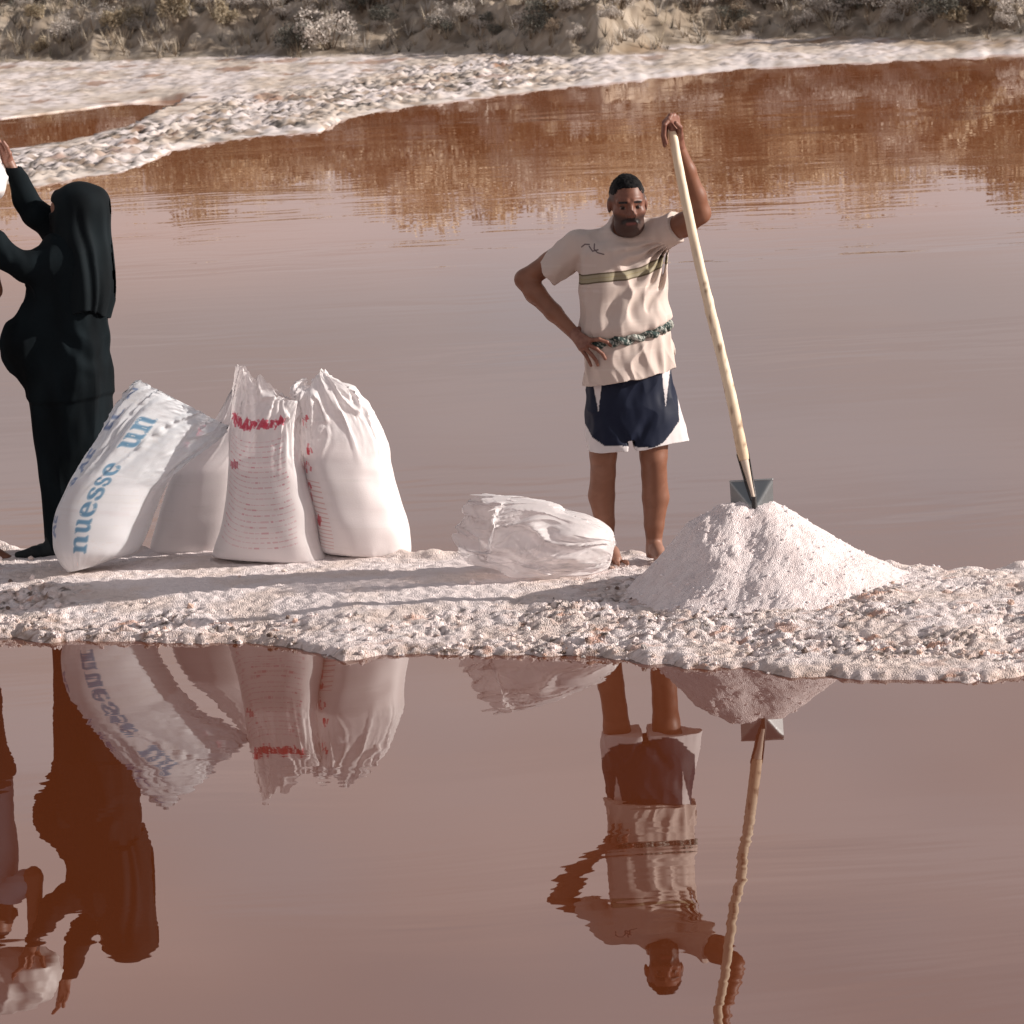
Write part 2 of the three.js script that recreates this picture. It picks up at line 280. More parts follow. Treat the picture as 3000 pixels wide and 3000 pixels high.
// ---------------------------------------------------------------- salt pile
const groundAt = (px, py, y = .122) => atY(px, py, y);
{
  const peak = atY(1447, 1152, 0), bx = peak.x, bz = peak.z, H = .395;
  const prof = { r: [[0, 1], [.05, .985], [.12, .88], [.24, .66], [.36, .45], [.52, .23], [.6, .13], [.69, .07], [.8, 0]], l: [[0, 1], [.17, .99], [.25, .91], [.33, .78], [.42, .53], [.53, .24], [.64, 0]], f: [[0, 1], [.06, .97], [.2, .72], [.4, .36], [.55, .12], [.64, 0]] };
  const pileH = (x, z) => {
    const r = Math.hypot(x, z), c = x / (r || 1), w = c * c, side = curve(c > 0 ? prof.r : prof.l, r), front = curve(prof.f, r);
    const rr = r + .03 * noise(x * 5, z * 5, 3) * sstep(.1, .4, r), fr = curve(prof.f, rr);
    let h = mix(fr, side, w * w);
    const rib = Math.exp(-(((x + .12 + z * .28) / .07) ** 2)) * sstep(0, .12, z) * sstep(.55, .3, z) * .020;
    const gul = Math.exp(-(((x + .03 + z * .2) / .06) ** 2)) * sstep(.08, .25, z) * sstep(.6, .35, z) * .016;
    const edge = sstep(0, .06, h);
    h = H * h + (rib - gul) * edge + edge * (.011 * fbm(x * 7, z * 7, 9, 3) + .0035 * noise(x * 30, z * 30, 4) + .0035 * noise(x * 70, z * 70, 6) + .003 * noise(x * 120, z * 120, 2));
    h += edge * .014 * sstep(.1, .5, noise(x * 9, z * 9, 12)) * sstep(.05, -.1, x) * sstep(.55, .25, r);
    return h;
  };
  const t = thing('salt_pile', 'tall heap of loose pinkish white salt with the shovel stuck in it', 'salt pile', new V3(bx, .092, bz));
  const g = grid(230, 200, (i, j) => {
    const x = -.95 + 1.95 * i / 230, z = .82 - 1.6 * j / 200, h = pileH(x, z), q = fbm(x * 14, z * 14, 5, 3);
    return { p: [x, h <= .001 ? ridgeH(bx + x, bz + z) - .06 - .092 : h, z], uv: [x, z], c: mix3(mix3([.90, .80, .785], [.86, .745, .725], sstep(-.1, .35, q)), [.66, .55, .53], sstep(.35, .6, noise(x * 55, z * 55, 8)) * .45) };
  });
  const bump = noiseTexture(512, (u, v) => .5 + .6 * fbm(u * 128, v * 128, 1, 2)); bump.repeat.set(2, 2);
  mesh('heap', g, std({ vertexColors: true, roughness: .8, bumpMap: bump, bumpScale: .006 }), t);
  const r = rng(9), base = new THREE.IcosahedronGeometry(1, 0), parts = [];
  for (let i = 0; i < 900; i++) {
    const a = r() * 2 * PI, q = .05 + .85 * Math.sqrt(r()), x = Math.cos(a) * q, z = Math.sin(a) * q * .85; if (z < -.15) continue;
    const s = .003 + .006 * r() ** 3, h = pileH(x, z); if (h < .012 && r() < .7) continue;
    const c = base.clone(); c.scale(s, s * .8, s * 1.2); c.rotateY(r() * 6); c.translate(x, Math.max(h, ridgeH(bx + x, bz + z) - .092) + s * .3, z); parts.push(c);
  }
  tag(mesh('salt_grains', mergeGeometries(parts), std({ rgb: [.88, .81, .805], roughness: .8 }), t), undefined, undefined, undefined, 'stuff');
}

// ---------------------------------------------------------------- shovel
{
  const top = atZ(1268, 248, .34), join = atZ(1404, 868, .66), tip = atZ(1419, 935, .72);
  const t = thing('shovel', 'long shovel with pale wooden handle standing upright in the salt heap', 'shovel', tip);
  const P = (v) => v.clone().sub(tip);
  const a = P(top), b = P(join), mid = a.clone().lerp(b, .5).add(new V3(-.006, 0, .012));
  const path = new THREE.CatmullRomCurve3([a, a.clone().lerp(b, .25).add(new V3(-.008, 0, 0)), mid, a.clone().lerp(b, .78).add(new V3(.003, 0, .004)), b]);
  const nS = 90, nR = 18, fr = path.computeFrenetFrames(nS);
  const hg = grid(nR, nS + 6, (i, j) => {
    const e = j < 3 ? [0, .62, .92][j] : j > nS + 3 ? [.92, .62, 0][j - nS - 4] : 1, s = clamp(j - 3, 0, nS) / nS, k = Math.round(s * nS), th = i / nR * 2 * PI;
    const off = j < 3 ? [-.012, -.010, -.005][j] : 0, c = path.getPointAt(s), rad = e * (mix(.0195, .0255, s) + .0012 * noise(Math.cos(th) * 1.5, Math.sin(th) * 1.5, s * 22) + .0018 * sstep(.45, .7, noise(Math.cos(th) * 1.2 + 5, Math.sin(th) * 1.2, s * 30)));
    c.addScaledVector(fr.normals[k], Math.cos(th) * rad).addScaledVector(fr.binormals[k], Math.sin(th) * rad).addScaledVector(fr.tangents[k], off);
    const knot = sstep(.42, .62, noise(Math.cos(th) * 1.3, Math.sin(th) * 1.3, s * 34 + 9)) * sstep(.3, .5, s), grain = .5 + .5 * noise(Math.cos(th) * 7, Math.sin(th) * 7, s * 6);
    const dirt = sstep(.75, 1, s) * .55;
    return { p: c.toArray(), c: mix3(mix3(mix3([.86, .73, .55], [.78, .62, .43], grain), [.58, .38, .22], dirt), [.22, .12, .06], knot * .75) };
  });
  mesh('handle', hg, std({ vertexColors: true, roughness: .6 }), t);
  const iron = std({ rgb: [.045, .042, .042], metalness: .3, roughness: .55 }), tin = std({ rgb: [.40, .42, .42], metalness: .75, roughness: .42 });
  // socket: a tapering half tube with an open front, and the wooden tongue lying in it
  const dir = b.clone().normalize(), side = new V3(1, 0, 0).addScaledVector(dir, -dir.x).normalize(), front = new V3().crossVectors(side, dir).normalize();
  if (front.z < 0) front.negate();
  const sock = [];
  for (let j = 0; j <= 14; j++) sock.push(j / 14);
  const sg = grid(20, 14, (i, j) => {
    const s = sock[j], c = b.clone().addScaledVector(dir, .03).lerp(new V3(.004, -.02, .02), s), open = mix(1.2, .55, s), th = PI / 2 + open + (2 * PI - 2 * open) * i / 20, rad = mix(.0285, .017, s);
    c.addScaledVector(side, Math.cos(th) * rad).addScaledVector(front, Math.sin(th) * rad); return { p: c.toArray() };
  });
  mesh('socket', sg, std({ rgb: [.045, .042, .042], metalness: .3, roughness: .55, side: THREE.DoubleSide }), t);
  const tg = grid(12, 8, (i, j) => {
    const s = j / 8, c = b.clone().addScaledVector(dir, .02).lerp(new V3(.004, -.004, .024), s), th = i / 12 * 2 * PI, rad = mix(.0225, .008, s);
    c.addScaledVector(side, Math.cos(th) * rad).addScaledVector(front, Math.sin(th) * rad); return { p: c.toArray() };
  });
  mesh('wooden_tongue', tg, std({ rgb: [.62, .50, .40], roughness: .6 }), t);
  // square-mouthed blade, pressed so that two shoulders slope down to a raised middle
  const wid = .188, top0 = .064, len = .30;
  const bladeZ = (u, v) => { const x = Math.abs(u - .5) * 2, y = v * len; const ridge = .055 * Math.min(y / .095, 1) * (1 - x * sstep(0, .02, y)), dish = .006 * Math.sin(u * 20); return ridge * (1 - .15 * x) + dish * 0; };
  const N2 = 28, sheet = (off) => grid(N2, N2, (i, j) => {
    const u = i / N2, v = j / N2, x = (u - .5) * wid * mix(1, .96, v), y = top0 - v * len + .003 * noise(u * 4, 3);
    const bx = Math.abs(u - .5) * 2, yy = v * len, shoulder = Math.min(yy / .1, 1), zr = Math.min(shoulder, Math.max(0, 1 - bx) * 1.25) * .06;
    return { p: [x, y, zr - .02 + off] };
  });
  const s1 = sheet(.0), s2 = sheet(-.0025); s2.index.array.reverse();
  mesh('blade', mergeGeometries([s1, s2]), std({ rgb: [.25, .265, .27], metalness: .75, roughness: .3, side: THREE.DoubleSide }), t);
  const lip = new THREE.CapsuleGeometry(.004, wid * .98, 4, 10); lip.rotateZ(PI / 2); lip.translate(0, top0, -.021);
  mesh('foot_rest', lip, tin, t);
  const frog = new THREE.CylinderGeometry(.011, .014, .2, 12); frog.translate(.006, -.10, .04); mesh('blade_rib', frog, iron, t);
}

// ---------------------------------------------------------------- sacks
function canvasMap(w, h, draw) { const c = document.createElement('canvas'); c.width = w; c.height = h; draw(c.getContext('2d'), w, h); const t = new THREE.CanvasTexture(c); t.colorSpace = THREE.SRGBColorSpace; return t; }
const weave = noiseTexture(256, (u, v) => .5 + .25 * Math.sin(u * 64 * 2 * PI) * Math.sin(v * 64 * 2 * PI) + .25 * noise(u * 40, v * 40, 2)); weave.repeat.set(6, 6);
const plainTint = (g, w, h, seed, tone = [250, 246, 246]) => {
  g.fillStyle = `rgb(${tone})`; g.fillRect(0, 0, w, h);
  const r = rng(seed);
  for (let i = 0; i < 260; i++) { g.fillStyle = `rgba(${r() < .5 ? '255,252,248' : '205,192,184'},${.03 + .05 * r()})`; g.fillRect(r() * w, r() * h, 20 + 160 * r(), 3 + 14 * r()); }
};
const printed = (seed, art) => canvasMap(1024, 1024, (g, w, h) => { plainTint(g, w, h, seed, seed === 11 ? [242, 246, 250] : undefined); art(g, w, h); });
const blueArt = (g, w, h) => {
  const word = (text, u, v0, v1, size, col, font) => {      // runs up the sack
    g.save(); g.translate(u * w, (1 - v0) * h); g.rotate(-PI / 2); g.fillStyle = col; g.font = `bold ${size}px ${font}`; g.textBaseline = 'middle';
    const len = (v1 - v0) * h, tw = g.measureText(text).width; g.scale(len / tw, 1); for (const [a, b] of [[0, 0], [3, 1], [-3, -1], [1, 3], [-1, -3]]) g.fillText(text, a, b); g.restore();
  };
  word('nuesse  un', .20, .10, .80, 88, 'rgba(70,128,172,.24)', 'serif');
  word('AE     a AE   EC  N', .070, .16, .90, 58, 'rgba(104,128,176,.24)', 'sans-serif');
  g.fillStyle = 'rgba(240,240,240,.6)';
  const r = rng(3); for (let i = 0; i < 420; i++) g.fillRect(r() * w * .45, r() * h, 2 + 16 * r(), 2 + 5 * r());
};
const redArt = (u0, seed) => (g, w, h) => {
  const r = rng(seed), X = (u) => (u0 + u) * w;
  g.save(); g.fillStyle = g.strokeStyle = 'rgb(204,62,86)'; g.lineWidth = 7;
  const sag = (u) => Math.sin(clamp(u / .30) * PI * .9) * 58;     // a word whose worn letters run into each other
  for (let i = 0; i < 8; i++) {
    const u = .008 + i * .036, x = X(u), y = h * .27 + sag(u + .02);
    for (let k = 0; k < 9; k++) { g.globalAlpha = .3 + .4 * r(); g.save(); g.translate(x + r() * 32, y + r() * 52); g.rotate((r() - .5) * 1.2); g.fillRect(-4, -14, 7 + 9 * r(), 16 + 18 * r()); g.restore(); }
    g.globalAlpha = .7; g.lineWidth = 13; g.beginPath(); g.moveTo(x, y + 50); g.lineTo(x + 4 + 12 * r(), y); if (i % 2) g.lineTo(x + 30, y + 48); else { g.moveTo(x, y + 6); g.lineTo(x + 32, y + 10); } g.stroke();
  }
  g.globalAlpha = 1;
  g.strokeStyle = 'rgba(196,70,90,.62)';
  for (let k = 0; k < 21; k++) {                            // rows of small worn print, sagging with the sheet
    const y = h * (.385 + k * .0205 + .003 * r()); let x = X(.005 + .02 * r());
    while (x < X(.285)) { const l = 4 + 15 * r(); g.lineWidth = 2 + 5 * r(); g.globalAlpha = .15 + .6 * r() * r(); g.beginPath(); g.moveTo(x, y + sag((x / w - u0)) * .8); g.lineTo(x + l, y + sag((x + l) / w - u0) * .8); g.stroke(); x += l + 1 + 4 * r(); }
  }
  g.globalAlpha = 1; g.fillStyle = 'rgba(190,50,74,.6)';
  for (let k = 0; k < 5; k++) g.fillRect(X(.02 + k * .014), h * .50 + r() * 26, 12, 22 + 16 * r());
  g.restore();
};
const redSpots = (g, w, h) => {
  const r = rng(77);
  for (const [u, v, n, s] of [[.115, .335, 6, 30], [.115, .47, 7, 34], [.085, .56, 8, 34], [.075, .66, 5, 26], [.09, .76, 6, 20]]) for (let i = 0; i < n; i++) { g.fillStyle = `rgba(208,70,84,${.3 + .5 * r()})`; g.save(); g.translate(w * u + (r() - .5) * s * 1.8, h * v + (r() - .5) * s * 1.7); g.rotate(r() - .5); g.fillRect(-7, -13, 9 + 8 * r(), 20 + 14 * r()); g.restore(); }
  g.strokeStyle = 'rgba(206,100,90,.35)'; g.lineWidth = 4;
  for (let k = 0; k < 16; k++) { g.beginPath(); g.moveTo(w * .06, h * (.62 + k * .018)); g.lineTo(w * .15, h * (.625 + k * .018)); g.stroke(); }
};
const sackMaterial = (map, more = {}) => std({ map, roughness: .48, specularIntensity: 1, transmission: .40, thickness: 0, side: THREE.DoubleSide, bumpMap: weave, bumpScale: .0006, ...more });
const saltFill = std({ rgb: [.78, .68, .66], roughness: .8 });
// levels: [left px, left py, right px, right py, half depth, z shift]; the sack's skin runs through them from its bottom to its mouth
function sack(t, z0, levels, mat, o = {}) {
  const L = levels.map(([a, b, c, d, dep, zs = 0]) => { const p = atZ(a, b, z0 + zs).sub(t.position), q = atZ(c, d, z0 + zs).sub(t.position); return { c: p.clone().add(q).multiplyScalar(.5), h: q.sub(p).multiplyScalar(.5), d: dep }; });
  const at = (s) => {                                    // Catmull-Rom through the levels
    const n = L.length - 1, f = clamp(s) * n, i = Math.min(n - 1, Math.floor(f)), q = f - i, A = L[Math.max(0, i - 1)], B = L[i], C = L[i + 1], D = L[Math.min(n, i + 2)];
    const cr = (a, b, c, d) => .5 * (2 * b + (c - a) * q + (2 * a - 5 * b + 4 * c - d) * q * q + (3 * b - a - 3 * c + d) * q * q * q);
    const v = (k) => new V3(cr(A[k].x, B[k].x, C[k].x, D[k].x), cr(A[k].y, B[k].y, C[k].y, D[k].y), cr(A[k].z, B[k].z, C[k].z, D[k].z));
    return { c: v('c'), h: v('h'), d: Math.max(.004, cr(A.d, B.d, C.d, D.d)) };
  };
  const seed = o.seed ?? 1, full = o.full ?? .55, amp = o.amp ?? .02, NU = 132, NV = 120, yaw = o.yaw ?? 0;
  const skin = (s, th, shrink = 1, wr = 1) => {
    const k = at(s), sq = (v) => Math.sign(v) * Math.abs(v) ** .8, ct = sq(Math.cos(th)), st = sq(Math.sin(th));
    const ax = k.h.clone(), w = ax.length() || 1e-4, dz = new V3(-Math.sin(yaw) * .0, 0, 1).multiplyScalar(k.d);
    const p = k.c.clone().addScaledVector(ax, ct * shrink).addScaledVector(dz, st * shrink);
    p.z += -yaw * ct * w;
    const loose = sstep(full - .18, full + .22, s), cx = Math.cos(th) * 2, sx = Math.sin(th) * 2;
    const ridged = (v) => 1 - 2.6 * Math.abs(v) ** .75;
    const sh = s * 2.4 + .5 * noise(s * 3, cx, seed), c2 = Math.cos(th + sh * .35) * 2, s2 = Math.sin(th + sh * .35) * 2;
    const crease = (v) => { const e = Math.abs(v); return Math.exp(-e * e * 60) - .25 + 1.1 * e; };
    const a = 1.5 * crease(noise(c2 * 1.3 + seed, s2 * 1.3, s * 2.1 + seed * 7)) + .34 * crease(noise(c2 * 3.6, s2 * 3.6 + seed, s * 4.5 + seed * 3)) + .10 * crease(noise(c2 * 8, s2 * 8 + s * 3, s * 9 + seed)) - .9;
    const low = .30 * noise(cx * .8, sx * .8, s * 1.6 + seed * 5) + .10 * noise(cx * .7, sx * .7, s * 15 + seed) + .35 * crease(noise(cx * 3.2, sx * 3.2, s * 2 + seed)) * sstep(.14, .02, s) - .12;
    const n = new V3(ct, 0, st).normalize();
    p.addScaledVector(n, wr * amp * mix(low, a * .8, loose) * sstep(0, .05, s));
    if (o.rim) p.add(o.rim(s, th));
    return p;
  };
  const g = grid(NU, NV, (i, j) => { const U = i / NU, th = PI - U * 2 * PI, s = j / NV; return { p: skin(s, th).toArray(), uv: [U, s] }; });
  // join the skin's bottom
  const bot = []; for (let i = 0; i <= NU; i++) bot.push(skin(0, PI - i / NU * 2 * PI));
  const cen = bot.reduce((q, v) => q.add(v), new V3()).multiplyScalar(1 / bot.length);
  const cap = grid(NU, 1, (i, j) => ({ p: (j ? bot[i] : cen).toArray(), uv: [i / NU, 0] }));
  mesh('sack_skin', mergeGeometries([g, cap]), mat, t);
  if (o.fill) {
    const fg = grid(64, 40, (i, j) => {
      const th = PI - i / 64 * 2 * PI, s = Math.min(1, j / 32) * o.fill, dome = j > 32 ? 1 - (j - 32) / 8 : 1;
      const p = skin(s, th, (.955 - .02 * (j === 0)) * (j === 0 ? .98 : 1), .8); if (dome < 1) { const c = at(o.fill).c; p.lerp(c.clone().add(new V3(0, .05, 0)), 1 - dome).y += .03 * dome * (1 - dome); }
      p.y = Math.max(p.y, .004); return { p: p.toArray() };
    });
    mesh('salt_fill', fg, saltFill, t);
  }
  if (o.string) mesh('string', o.string(skin), std({ rgb: [.7, .68, .64], roughness: .8 }), t);
}
function sackBase(px, py, name, label) { const p = groundAt(px, py); return thing('plastic_sack', label, 'sack', new V3(p.x, .117, p.z), null); }
{
  const tA = sackBase(170, 1086, 0, 'white plastic sack with blue lettering leaning to the right, nearest the woman in black');
  sack(tA, tA.position.z - .15, [[128, 1074, 205, 1058, .09], [104, 1030, 258, 1042, .15], [101, 985, 280, 1005, .17], [108, 950, 293, 968, .175], [130, 905, 310, 928, .165], [152, 872, 326, 905, .15], [178, 832, 346, 882, .12], [205, 790, 378, 858, .085], [228, 752, 404, 838, .05], [250, 722, 422, 822, .026], [262, 712, 427, 808, .012]],
    sackMaterial(printed(11, blueArt)), { seed: 2, full: .5, amp: .030, fill: .42, yaw: .42 });
  const tB = sackBase(350, 1054, 1, 'full white sack without print standing in shade behind the two front sacks');
  sack(tB, tB.position.z - .30, [[288, 1044, 440, 1046, .14], [284, 1030, 456, 1032, .17], [296, 985, 470, 985, .19], [310, 935, 478, 930, .19], [330, 885, 480, 875, .17], [372, 838, 482, 828, .12], [408, 790, 480, 780, .07], [432, 745, 476, 740, .03], [446, 716, 470, 716, .012]],
    sackMaterial(printed(12, () => {})), { seed: 5, full: .62, amp: .015, fill: .5 });
  const tC = sackBase(512, 1066, 2, 'open white sack with a bold red printed word, in front of the unprinted sack');
  const rimC = (s, th) => { const f = Math.sin(th), c = Math.cos(th), up = sstep(.84, 1, s); return new V3(0, up * ((c < -.35 ? .05 * sstep(-.35, -.75, c) : 0) - .055 * sstep(-.2, .7, c) * 1 + .045 * Math.exp(-(((c + .12) / .13) ** 2)) * (f > 0 ? 1 : .2) + .012 * noise(c * 9, f * 9, 3)), up * f * .01); };
  sack(tC, tC.position.z - .165, [[402, 1050, 615, 1053, .14], [399, 1044, 617, 1046, .165], [413, 1005, 604, 1005, .175], [424, 955, 597, 955, .17], [429, 905, 583, 905, .155], [431, 860, 570, 860, .14], [432, 815, 566, 815, .12], [435, 780, 567, 785, .10], [438, 752, 567, 760, .075], [441, 730, 566, 748, .055], [446, 712, 560, 735, .04]],
    sackMaterial(printed(13, redArt(.045, 21))), { seed: 9, full: .55, amp: .022, fill: .46, rim: rimC, yaw: -.2 });
  const tD = sackBase(695, 1056, 3, 'bulging white sack with faded red print, rightmost of the standing sacks');
  const rimD = (s, th) => { const c = Math.cos(th), f = Math.sin(th), up = sstep(.8, 1, s); return new V3(-up * .02, up * (.035 * Math.sin(c * 4 + .6) + .02 * noise(c * 6, f * 6, 4)), -up * .04); };
  sack(tD, tD.position.z - .19, [[607, 1036, 768, 1046, .15], [602, 1026, 775, 1040, .18], [598, 995, 773, 1000, .195], [590, 955, 762, 960, .195], [577, 905, 748, 910, .185], [571, 870, 740, 875, .17], [566, 840, 733, 835, .155], [562, 800, 712, 795, .13], [556, 770, 694, 765, .105], [552, 745, 672, 735, .08], [560, 728, 648, 716, .05], [580, 722, 634, 710, .03]],
    sackMaterial(printed(14, redSpots)), { seed: 14, full: .6, amp: .032, fill: .5, rim: rimD, yaw: .12 });
  const pE = groundAt(1010, 1098), tE = thing('plastic_sack', 'crumpled white sack lying half empty on its side between standing sacks and man', 'sack', new V3(pE.x, .117, pE.z));
  // lying: levels run from the closed right end to the open mouth on the left; each is [top, bottom]
  const rimE = (s, th) => { const c = Math.cos(th), f = Math.sin(th), up = sstep(.72, 1, s); return new V3(up * (.07 * f + .06 * noise(c * 3, f * 3, 2)) + up * .03, up * .03 * noise(c * 5, f * 5, 7), up * f * .03); };
  sack(tE, tE.position.z - .17, [[1157, 1040, 1150, 1068, .03], [1146, 1005, 1128, 1084, .10], [1118, 984, 1086, 1090, .16], [1085, 970, 1040, 1094, .19], [1056, 962, 1000, 1092, .19], [1030, 950, 975, 1088, .17], [1000, 943, 952, 1074, .15], [968, 938, 925, 1068, .15], [938, 936, 904, 1064, .15], [912, 936, 884, 1058, .16], [900, 938, 874, 1050, .165]],
    sackMaterial(printed(15, () => {}), { transmission: .58, roughness: .55 }), { seed: 23, full: .02, amp: .062, rim: rimE });
}

// ---------------------------------------------------------------- people
const skinMat = std({ vertexColors: true, roughness: .48, specularIntensity: .75 });
// a hand from explicit finger chains: each a list of [x, y, z, radius]
function handField(wrist, fingers, thumb, palmK = .014) {
  return (x, y, z) => {
    let d = 9;
    for (const f of fingers) { d = smin(d, cone(x, y, z, wrist, f[0], .021, f[0][3] * 1.25), palmK); }
    d = smin(d, cone(x, y, z, wrist, thumb[0], .02, thumb[0][3] * 1.2), palmK);
    for (const f of [...fingers, thumb]) d = Math.min(d, chain(x, y, z, f, .003));
    return d;
  };
}
const bounds = (pts, m) => [[0, 1, 2].map((i) => Math.min(...pts.map((p) => p[i])) - m), [0, 1, 2].map((i) => Math.max(...pts.map((p) => p[i])) + m)];
// a torso-like field whose outline runs through levels [left px, right px, py, half depth, z]
function barrel(Lf, levels, twist, pow = 2.3) {
  const T = levels.map(([a, b, y, dep, z = 0]) => { const p = Lf(a, y, z), q = Lf(b, y, z); return [(p[1] + q[1]) / 2, (p[0] + q[0]) / 2, (q[0] - p[0]) / 2, z, dep]; }).sort((a, b) => a[0] - b[0]);
  const co = [1, 2, 3, 4].map((k) => T.map((t) => [t[0], t[k]])), ct = Math.cos(twist), st = Math.sin(twist);
  const sm = (c, y) => (curve(c, y - .025) + 2 * curve(c, y) + curve(c, y + .025)) / 4;
  return (x, y, z) => {
    const cx = sm(co[0], y), a = sm(co[1], y), cz = sm(co[2], y), b = sm(co[3], y), dx = x - cx, dz = z - cz, u = dx * ct - dz * st, w = dx * st + dz * ct;
    return ((Math.abs(u / a) ** pow + Math.abs(w / b) ** pow) ** (1 / pow) - 1) * Math.min(a, b);
  };
}

{ // ------------------------------------------------ the man with the shovel
  const base = atZ(1200, 1062, 0), o = new V3(base.x, ridgeH(base.x, 0, false) + .014, 0);
  const man = thing('person', 'man in cream T-shirt and navy shorts, hand on hip, holding the shovel handle', 'person', o);
  const L = (px, py, z = 0) => { const p = atZ(px, py, z).sub(o); return [p.x, p.y, z]; };
  const J = (px, py, z, r) => [...L(px, py, z), r];
  const skin = [.20, .085, .05], tan = [.25, .11, .065], hairC = [.012, .012, .014];
  const rElbow = J(990, 527, -.09, .044), lElbow = J(1321, 402, .17, .046), rWrist = J(1082, 628, .09, .029), lWrist = J(1281, 278, .29, .028);
  const armR = [J(1094, 466, -.02, .050), J(1040, 495, -.06, .050), rElbow, J(1010, 553, -.05, .046), J(1045, 590, .02, .038), rWrist];
  const armL = [J(1244, 446, .04, .050), J(1290, 424, .12, .053), lElbow, J(1312, 370, .205, .046), J(1297, 322, .25, .036), lWrist];
  const legR = [J(1150, 730, 0, .09), J(1140, 800, .01, .08), J(1138, 858, .016, .061), J(1138, 892, .002, .056), J(1135, 935, -.024, .060), J(1141, 985, -.018, .045), J(1145, 1030, -.02, .034), J(1146, 1050, -.025, .036)];
  const legL = [J(1228, 730, 0, .09), J(1232, 800, .01, .08), J(1233, 860, .016, .062), J(1234, 894, .002, .057), J(1237, 938, -.024, .061), J(1234, 990, -.018, .045), J(1234, 1030, -.02, .034), J(1234, 1048, -.025, .036)];
  const foot = (c, sx) => [[[c[0], .035, -.05, .034], [c[0] + sx * .012, .04, .03, .034], [c[0] + sx * .022, .022, .12, .026]], [[c[0] + sx * .045, .016, .15, .013], [c[0] + sx * .05, .013, .185, .012]], [[c[0] + sx * .022, .016, .16, .012], [c[0] + sx * .026, .013, .195, .012]], [[c[0] - sx * .0, .016, .15, .012], [c[0] + sx * .0, .013, .18, .011]]];
  const knees = [[...L(1138, 868).slice(0, 2), .052], [...L(1233, 870).slice(0, 2), .052]], feet = [...foot(legR[7], 1.7), ...foot(legL[7], 1)];
  const neck = [J(1181, 475, -.02, .07), J(1182, 445, .0, .058), J(1184, 405, .012, .056)];
  const trunk = [J(1180, 470, -.01, .10), J(1180, 600, 0, .11), J(1186, 720, 0, .12)];
  const body = (x, y, z) => {
    let d = chain(x, y, z, armR, .02); d = Math.min(d, chain(x, y, z, armL, .02));
    let g = Math.min(chain(x, y, z, legR, .012), chain(x, y, z, legL, .012)); for (const f of feet) g = smin(g, chain(x, y, z, f, .01), .018); for (const k of knees) g = smin(g, ell(x, y, z, k, [.034, .042, .03]), .03);
    d = Math.min(d, g); d = smin(d, chain(x, y, z, trunk, .05), .03); d = smin(d, chain(x, y, z, neck, .03), .04);
    d = smin(d, cone(x, y, z, armR[0], armL[0], .045, .045), .03);
    return Math.max(d, -y);
  };
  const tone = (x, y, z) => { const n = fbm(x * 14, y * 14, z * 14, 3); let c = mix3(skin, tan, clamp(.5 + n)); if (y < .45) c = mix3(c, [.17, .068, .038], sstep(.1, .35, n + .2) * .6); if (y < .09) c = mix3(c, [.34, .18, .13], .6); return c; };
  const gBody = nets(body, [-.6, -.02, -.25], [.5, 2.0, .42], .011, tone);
  // head
  const hc = L(1184, 386, .055), tilt = R(5), yaw = R(6), cT = Math.cos(tilt), sT = Math.sin(tilt), cY = Math.cos(yaw), sY = Math.sin(yaw), S = 1.07;
  const toHead = (x, y, z) => { let a = (x - hc[0]) / S, b = (y - hc[1]) / S, c = (z - hc[2]) / S; [a, c] = [a * cY - c * sY, a * sY + c * cY]; [b, c] = [b * cT + c * sT, -b * sT + c * cT]; return [a * 1.05, b, c]; };
  const headF = (a, b, c) => {
    let d = ell(a, b, c, [0, .035, -.012], [.076, .088, .098]);
    d = smin(d, ell(a, b, c, [0, -.045, .028], [.062, .085, .066]), .04);
    d = smin(d, cone(a, b, c, [-.030, -.085, .035], [.030, -.085, .035], .032, .032), .03);
    d = smin(d, ell(a, b, c, [0, -.098, .062], [.034, .026, .026]), .022);
    for (const s of [-1, 1]) {
      d = smin(d, ell(a, b, c, [s * .046, -.022, .055], [.022, .018, .022]), .025);
      d = smin(d, cone(a, b, c, [s * .014, .026, .086], [s * .048, .024, .070], .010, .009), .014);
      d = smax(d, -(Math.hypot(a - s * .032, b - .004, c - .104) - .021), .014);
      d = Math.min(d, Math.hypot(a - s * .032, b - .004, c - .070) - .0145);
      d = smin(d, cone(a, b, c, [s * .023, .011, .081], [s * .043, .009, .073], .0045, .0045), .006);
      d = smin(d, ell(a, b, c, [s * .080, .0, -.008], [.010, .032, .019]), .008);
    }
    d = smin(d, cone(a, b, c, [0, .014, .090], [0, -.026, .108], .010, .0145), .012);
    for (const s of [-1, 1]) d = smin(d, Math.hypot(a - s * .013, b + .031, c - .097) - .010, .008);
    d = smin(d, cone(a, b, c, [-.02, -.066, .083], [.02, -.066, .083], .009, .009), .012);
    return d;
  };
  const hlo = [hc[0] - .13, hc[1] - .17, hc[2] - .16], hhi = [hc[0] + .13, hc[1] + .17, hc[2] + .17];
  const gHead = nets((x, y, z) => headF(...toHead(x, y, z)) * S, hlo, hhi, .0042, (x, y, z) => {
    const [a, b, c] = toHead(x, y, z), n = fbm(x * 60, y * 60, z * 60, 2);
    let k = mix3([.215, .09, .058], [.17, .068, .042], clamp(.5 + n));
    const beard = sstep(-.030, -.052, b + Math.abs(a) * -.25 + .006 * n) * sstep(-.05, -.01, c);
    k = mix3(k, [.05, .034, .03], beard * .85);
    const must = sstep(.013, .006, Math.abs(b + .049 + a * a * 7)) * sstep(.05, .036, Math.abs(a)) * sstep(.06, .075, c);
    k = mix3(k, [.018, .012, .011], must);
    k = mix3(k, [.20, .07, .06], sstep(.008, .003, Math.abs(b + .065)) * sstep(.026, .018, Math.abs(a)) * sstep(.07, .085, c));
